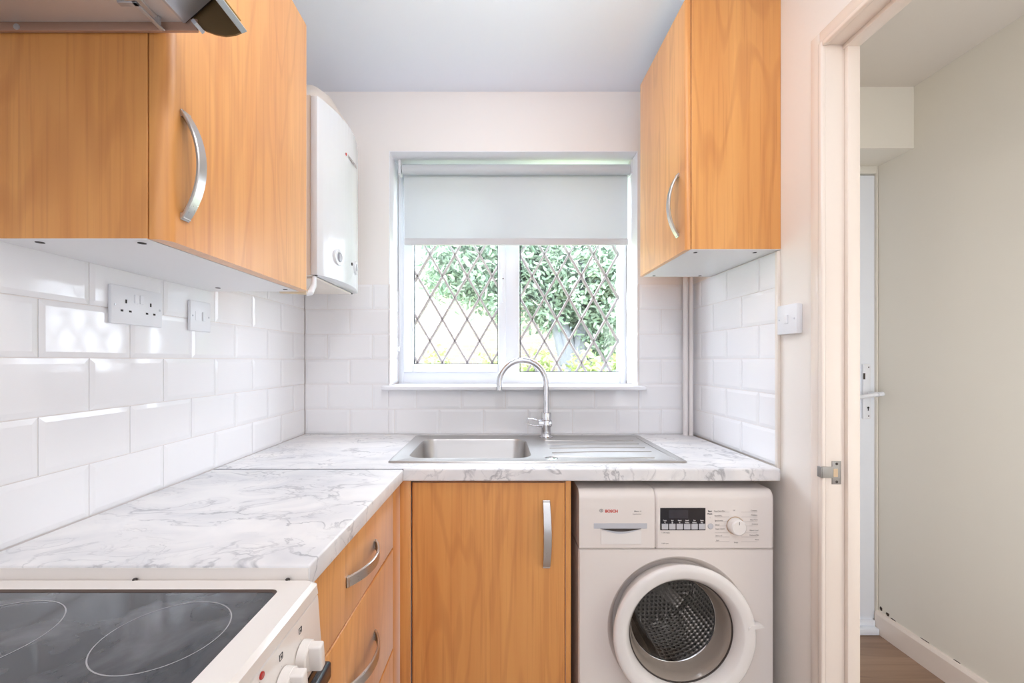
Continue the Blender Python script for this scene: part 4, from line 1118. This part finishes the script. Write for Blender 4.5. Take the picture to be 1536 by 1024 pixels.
# fascia
bm = BM(); prism(bm, [(KX - .020, ZH - .0225), (KX - .004, ZH - .0225), (KX - .0005, ZH - .026), (KX + .006, .770), (KX + .004, .766), (KX - .020, .766)], 'Y', CY0, CY1 - .002, .0008)
fas = finish(bm, 'control_fascia', M['enamel'], ck)
def fx_at(z): return KX - .0005 + (ZH - .026 - z) / (ZH - .026 - .770) * .0065
tilt = math.atan(.0065 / (ZH - .026 - .770))
for i in range(6):
    y = .615 - .0545 * i; z = .812; bm = BM()
    lathe(bm, [(0, .014), (.0185, .014), (.0205, .012), (.0212, 0), (0, 0)], (0, 0, 0), 'X', 36)
    box(bm, .010, .031, -.0075, .0075, -.0195, .0195, .003, 3)
    bmesh.ops.transform(bm, matrix=Matrix.Translation((fx_at(z), y, z)) @ Matrix.Rotation(-.0, 4, 'Y') @ Matrix.Rotation(math.radians(8), 4, 'X'), verts=bm.verts)
    finish(bm, 'control_knob', M['enamel'], fas, angle=40)
    zs2 = .849; bm = BM(); xq = fx_at(zs2) + .0002
    for (a0_, a1_, b0_, b1_) in ((-.004, .004, .0037, .004), (-.004, .004, -.004, -.0037), (-.004, -.0037, -.004, .004), (.0037, .004, -.004, .004), (-.0005, .0018, -.0018, .0005)):
        box(bm, xq - .001, xq + .0006, y + a0_, y + a1_, zs2 + b0_, zs2 + b1_)
    box(bm, xq - .001, xq + .0007, y - .0007, y + .0007, zs2 - .0135, zs2 - .0125)
    finish(bm, 'zone_symbol', M['bprint'], fas, smooth=False)
bm = BM(); zl = .858; cyl(bm, (fx_at(zl) - .001, .515, zl), 'X', .0045, .0035, 18, .001); finish(bm, 'indicator_lamp', M['red'], fas)
bm = BM(); box(bm, KX - .006, KX + .004, CY0 + .004, CY1 - .004, .16, .762, .003); od = finish(bm, 'oven_door', M['ovenblack'], ck)
bm = BM(); box(bm, KX + .013, KX + .028, CY0 + .02, .664, .744, .772, .005, 3); 
for y in (.16, .60): box(bm, KX + .003, KX + .016, y, y + .02, .748, .762, .002)
finish(bm, 'oven_handle', M['ovenblack'], od)
bm = BM(); box(bm, XTL, KX - .03, CY0 + .01, CY1 - .01, 0, .10); finish(bm, 'plinth', M['enamel'], ck)

# ------------------------------------------------------------------ electrical
XS = XL + TT + .0003
so = thing('double_socket', 'white double plug socket with two switches on the left tiles', 'socket', (XS, 1.008, 1.326))
y0, y1, z0, z1 = .9385, 1.0815, 1.325, 1.412
bm = BM(); box(bm, XS, XS + .0085, y0, y1, z0, z1, .0022, 2); sp = finish(bm, 'face_plate', M['plast'], so)
XP = XS + .0085
def spot(name, yc, zc_, w, h, mat, parent, th=.0005, bev=0):
    bm = BM(); box(bm, XP - .0004, XP + th, yc - w / 2, yc + w / 2, zc_ - h / 2, zc_ + h / 2, bev); return finish(bm, name, mat, parent, smooth=False)
zc_ = (z0 + z1) / 2
for k, yc in enumerate((y0 + .037, y1 - .037)):
    spot('pin_hole', yc, zc_ + .009, .0042, .0085, M['dark'], sp); spot('pin_hole', yc - .011, zc_ - .013, .0065, .0045, M['dark'], sp); spot('pin_hole', yc + .011, zc_ - .013, .0065, .0045, M['dark'], sp)
for yc in (y0 + .064, y1 - .064): spot('rocker_switch', yc, zc_ + .018, .0105, .021, M['plast'], sp, .0028, .001)
for yc in (y0 + .009, y1 - .009):
    bm = BM(); cyl(bm, (XP - .0005, yc, zc_ - .001), 'X', .0028, .0012, 16, .0003); finish(bm, 'screw_head', M['silver'], sp)
sw = thing('fused_switch', 'small square white switch right of the double socket', 'switch', (XS, 1.222, 1.326))
y0, y1, z0, z1 = 1.180, 1.264, 1.325, 1.411
bm = BM(); box(bm, XS, XS + .0085, y0, y1, z0, z1, .0022, 2); sp = finish(bm, 'face_plate', M['plast'], sw); zc_ = (z0 + z1) / 2
spot('blank_cover', y0 + .029, zc_, .019, .026, M['plast'], sp, .0008, .0003); spot('rocker_switch', y0 + .053, zc_, .0115, .026, M['plast'], sp, .003, .001)
for yc in (y0 + .009, y1 - .009):
    bm = BM(); cyl(bm, (XP - .0005, yc, zc_), 'X', .0028, .0012, 16, .0003); finish(bm, 'screw_head', M['silver'], sp)
ls = thing('light_switch', 'white single light switch on the wall beside the doorway', 'switch', (XR, 1.27, 1.32))
y0, y1, z0, z1 = 1.222, 1.308, 1.320, 1.408; XQ = XR - .0003
bm = BM(); box(bm, XQ - .005, XQ, y0 + .002, y1 - .002, z0 + .002, z1 - .002, .001); box(bm, XQ - .018, XQ - .004, y0, y1, z0, z1, .0025, 2); sp = finish(bm, 'face_plate', M['plast'], ls)
bm = BM(); box(bm, XQ - .0215, XQ - .0175, (y0 + y1) / 2 - .007, (y0 + y1) / 2 + .007, (z0 + z1) / 2 - .013, (z0 + z1) / 2 + .013, .0015); finish(bm, 'rocker_switch', M['plast'], sp)
for yc in (y0 + .010, y1 - .010):
    bm = BM(); cyl(bm, (XQ - .0177, yc, (z0 + z1) / 2), 'X', .0028, -.0010, 16, .0003); finish(bm, 'screw_head', M['silver'], sp)

# ------------------------------------------------------------------ doorway lining
tr1 = bpy.data.objects.new('trim_1', None); COL.objects.link(tr1); tr1.location = (XR, DY1, 0); tr1['kind'] = 'structure'
bm = BM()
aw = .045
def archi(bm, y0, y1, z0, z1):
    box(bm, XR - .014, XR + .0, y0, y1, z0, z1, .004, 3)
archi(bm, DY1 - .003, DY1 + .012, 0, DZ + .012); box(bm, XR - .009, XR, DY1 + .012, DY1 + aw, 0, DZ + aw, .003)
archi(bm, DY0 - .012, DY1 - .003, DZ - .003, DZ + .012); box(bm, XR - .009, XR, DY0 - aw, DY1 + .012, DZ + .012, DZ + aw, .003)
box(bm, XR - .014, XR, DY0 - aw, DY0 + .003, 0, DZ, .004)
finish(bm, 'architrave', M['gloss_cream'], tr1)
bm = BM()
box(bm, XR - .004, XH + .006, DY1 - .004, DY1 + .001, 0, DZ, .001); box(bm, XR - .004, XH + .006, DY0 - .001, DY0 + .004, 0, DZ, .001); box(bm, XR - .004, XH + .006, DY0, DY1, DZ, DZ + .020, .001)
box(bm, XR + .046, XH + .006, DY1 - .016, DY1 - .004, 0, DZ - .0, .002); box(bm, XR + .042, XH + .006, DY0 + .004, DY0 + .016, 0, DZ, .002); box(bm, XR + .042, XH + .006, DY0, DY1, DZ - .012, DZ + .001, .002)
jl = finish(bm, 'door_lining', M['gloss_cream'], tr1)
bm = BM()
zc_ = EYE - (708 - 540) * DY1 / FPX
box(bm, XR + .012, XR + .036, DY1 - .0062, DY1 - .0038, zc_ - .031, zc_ + .031, .0004); box(bm, XR - .016, XR + .014, DY1 - .0066, DY1 - .0038, zc_ - .014, zc_ + .016, .0004)
box(bm, XR - .018, XR - .014, DY1 - .0066, DY1 + .008, zc_ - .013, zc_ + .015, .0004)
skp = finish(bm, 'strike_plate', M['strike'], jl)
bm = BM(); box(bm, XR + .0155, XR + .027, DY1 - .0066, DY1 - .006, zc_ - .011, zc_ + .011); finish(bm, 'latch_hole', M['batten'], skp)
for dz in (-.024, .024):
    bm = BM(); cyl(bm, (XR + .024, DY1 - .0062, zc_ + dz), 'Y', .0035, -.0006, 14); finish(bm, 'screw_head', M['gap'], skp)

# ------------------------------------------------------------------ hall
XHR = 1.742; YHB = 1.935; ZHC = 2.384
bm = BM(); box(bm, XHR, XHR + .12, YREAR, YHB + .2, 0, ZHC + .1)
wh = struct(finish(bm, 'wall_hall_right', M['hallwall'], smooth=False))
bm = BM(); box(bm, XH + .0, XHR + .12, YREAR, YHB + .2, ZHC, ZHC + .1); struct(finish(bm, 'ceiling_hall', M['hallceil'], smooth=False))
bm = BM(); box(bm, XR + .05, XHR + .12, YREAR, YHB + .2, -.1, 0.0); struct(finish(bm, 'floor_hall', M['hallfloor'], base=(0, 0, 0), smooth=False))
bm = BM(); box(bm, XH, XHR, YHB + .08, YHB + .2, 0, ZHC); struct(finish(bm, 'wall_hall_back', M['hallwall'], smooth=False))
bm = BM(); box(bm, XH, XHR, 1.767, YHB + .08, 2.128, ZHC); struct(finish(bm, 'wall_hall_bulkhead', M['hallwall'], smooth=False))
bm = BM(); prism(bm, [(XHR - .016, 0), (XHR - .016, .085), (XHR - .010, .098), (XHR, .100), (XHR, 0)], 'Y', YREAR, YHB, 0)
struct(finish(bm, 'baseboard_hall', M['gloss_cream'], smooth=False))
dh = bpy.data.objects.new('door_1', None); COL.objects.link(dh); dh.location = (1.36, YHB, 0); dh['kind'] = 'structure'
zdt = EYE - (262 - 540) * YHB / FPX; xe = (1313.5 - CX) * YHB / FPX
bm = BM(); box(bm, XH, XHR, YHB, YHB + .08, 0, .012); box(bm, xe + .002, XHR - .001, YHB - .004, YHB + .06, .03, zdt + .045, .004); box(bm, XH, xe + .003, YHB - .004, YHB + .06, zdt + .004, zdt + .045, .004)
finish(bm, 'door_frame', M['hallwall'], dh)
bm = BM(); box(bm, XH, xe, YHB + .004, YHB + .05, .055, zdt, .004); dhp = finish(bm, 'door_panel', M['upvc'], dh)
bm = BM(); box(bm, XH, XHR - .018, YHB - .03, YHB + .03, .001, .030, .004); box(bm, XH, XHR - .018, YHB - .01, YHB + .03, .030, .056, .004); finish(bm, 'door_threshold', M['upvc'], dh)
def dpx(px, py): v = P(px, py, YHB); return v.x, v.z
xa, za = dpx(1293.5, 546); xb, zb_ = dpx(1305, 628)
bm = BM(); box(bm, xa, xb, YHB - .006, YHB + .004, zb_, za, .004, 3); hpp = finish(bm, 'handle_plate', M['plast'], dhp)
bm = BM(); xm = (xa + xb) / 2; _, zl = dpx(1300, 590)
tube(bm, [(xm + .01, YHB - .004, zl), (xm + .01, YHB - .045, zl), (xm, YHB - .052, zl - .001), (xm - .10, YHB - .052, zl - .016)], [.010, .010, .010, .008], 14)
tube(bm, [(xm + .004, YHB - .052, zl), (xm + .030, YHB - .050, zl + .002)], .010, 14); finish(bm, 'lever_handle', M['plast'], hpp)
bm = BM(); _, zk = dpx(1300, 611); cyl(bm, (xm + .004, YHB - .0062, zk), 'Y', .005, -.0006, 16); box(bm, xm + .002, xm + .006, YHB - .0068, YHB - .0062, zk - .014, zk); finish(bm, 'keyhole', M['dark'], hpp)
bm = BM(); _, zk = dpx(1300, 564); box(bm, xa - .001, xa + .008, YHB - .0066, YHB - .006, zk - .014, zk + .014); finish(bm, 'latch_indicator', M['gap'], hpp)
for py in (550.5, 623.5):
    _, zk = dpx(1300, py); bm = BM(); cyl(bm, (xm + .006, YHB - .0062, zk), 'Y', .003, -.0006, 12); finish(bm, 'screw_head', M['gap'], hpp)
# broken plaster spots above the skirting
for (y, z, a, b) in ((1.918, .115, .007, .010), (1.885, .108, .008, .009), (1.86, .101, .012, .003), (1.72, .101, .02, .002), (1.60, .101, .014, .002)):
    bm = BM(); pts = [(y + a * math.cos(t * PI / 5) * rng.uniform(.7, 1.2), z + b * math.sin(t * PI / 5) * rng.uniform(.7, 1.2)) for t in range(10)]
    prism(bm, pts, 'X', XHR - .0012, XHR + .001); finish(bm, 'plaster_crack', M['crack'], wh, smooth=False)

# ------------------------------------------------------------------ light
w = bpy.data.worlds.new('sky'); S.world = w; w.use_nodes = True
bg = w.node_tree.nodes['Background']; bg.inputs['Color'].default_value = (0.80, 0.89, 1.0, 1); bg.inputs['Strength'].default_value = 17.0
def area(name, loc, rot, sx, sy, power, col):
    l = bpy.data.lights.new(name, 'AREA'); l.shape = 'RECTANGLE'; l.size = sx; l.size_y = sy; l.energy = power; l.color = col
    o = bpy.data.objects.new(name, l); COL.objects.link(o); o.location = loc; o.rotation_euler = rot; return o
pt = area('sky_portal', (.0735, 2.17, 1.655), (-PI / 2, 0, 0), 1.12, 1.06, 1, (1, 1, 1)); pt.data.cycles.is_portal = True
l = bpy.data.lights.new('kitchen_ceiling_lamp', 'POINT'); l.energy = 8; l.color = (1.0, .95, .90); l.shadow_soft_size = .05
o = bpy.data.objects.new('kitchen_ceiling_lamp', l); COL.objects.link(o); o.location = (.03, .51, 2.2)
l = bpy.data.lights.new('back_wall_fill', 'POINT'); l.energy = 4.6; l.color = (.90, .94, 1.0); l.shadow_soft_size = .15  # unseen fill light, added to brighten the back wall
o = bpy.data.objects.new('back_wall_fill', l); COL.objects.link(o); o.location = (.02, .98, 2.2)
area('ceiling_fill', (.05, 1.22, 2.445), (0, 0, 0), .3, .3, 0.9, (.92, .95, 1.0))  # added downward fill near the back wall, no fitting here
area('rear_ceiling_fill', (.0, -.65, 2.44), (0, 0, 0), 1.5, 1.5, 10, (.94, .96, 1.0))  # added soft fill panel overhead behind the camera
area('rear_wall_fill', (.0, YREAR + .02, 1.35), (PI / 2, 0, 0), 1.6, 2.0, 10, (.78, .90, 1.06))  # added cool fill from the rear wall, which has no window
area('hall_fill', (1.36, YREAR + .02, 1.0), (PI / 2, 0, 0), .6, 1.5, 13, (.88, .95, 1.04))  # added area light standing in for daylight at the hall's near end
area('hall_side_fill', (XH + .02, .0, 1.1), (0, -PI / 2, 0), 1.0, .6, 26, (.84, .94, 1.06))  # invented light to brighten the hall wall; the wall behind is solid
sun = bpy.data.lights.new('sun', 'SUN'); sun.energy = 4.0; sun.angle = .05; sun.color = (1, .96, .9)
so_ = bpy.data.objects.new('sun', sun); COL.objects.link(so_); so_.rotation_euler = (math.radians(40), math.radians(-20), 0)

# ------------------------------------------------------------------ camera
cam = bpy.data.cameras.new('camera'); co = bpy.data.objects.new('camera', cam); COL.objects.link(co)
co.location = (0, 0, EYE); co.rotation_euler = (PI / 2, 0, 0)
cam.sensor_width = 36; cam.lens = FPX / 1536 * 36; cam.clip_start = .02
cam.shift_x = (768 - CX) / 1536; cam.shift_y = (CY - 512) / 1536
S.camera = co
vs = S.view_settings; vs.view_transform = 'Standard'; vs.look = 'None'; vs.gamma = 1; vs.exposure = -0.08; vs.use_curve_mapping = False
S.cycles.max_bounces = 10; S.cycles.diffuse_bounces = 6; S.cycles.glossy_bounces = 5; S.cycles.transparent_max_bounces = 12
S.cycles.use_denoising = True; S.cycles.caustics_reflective = False; S.cycles.caustics_refractive = False
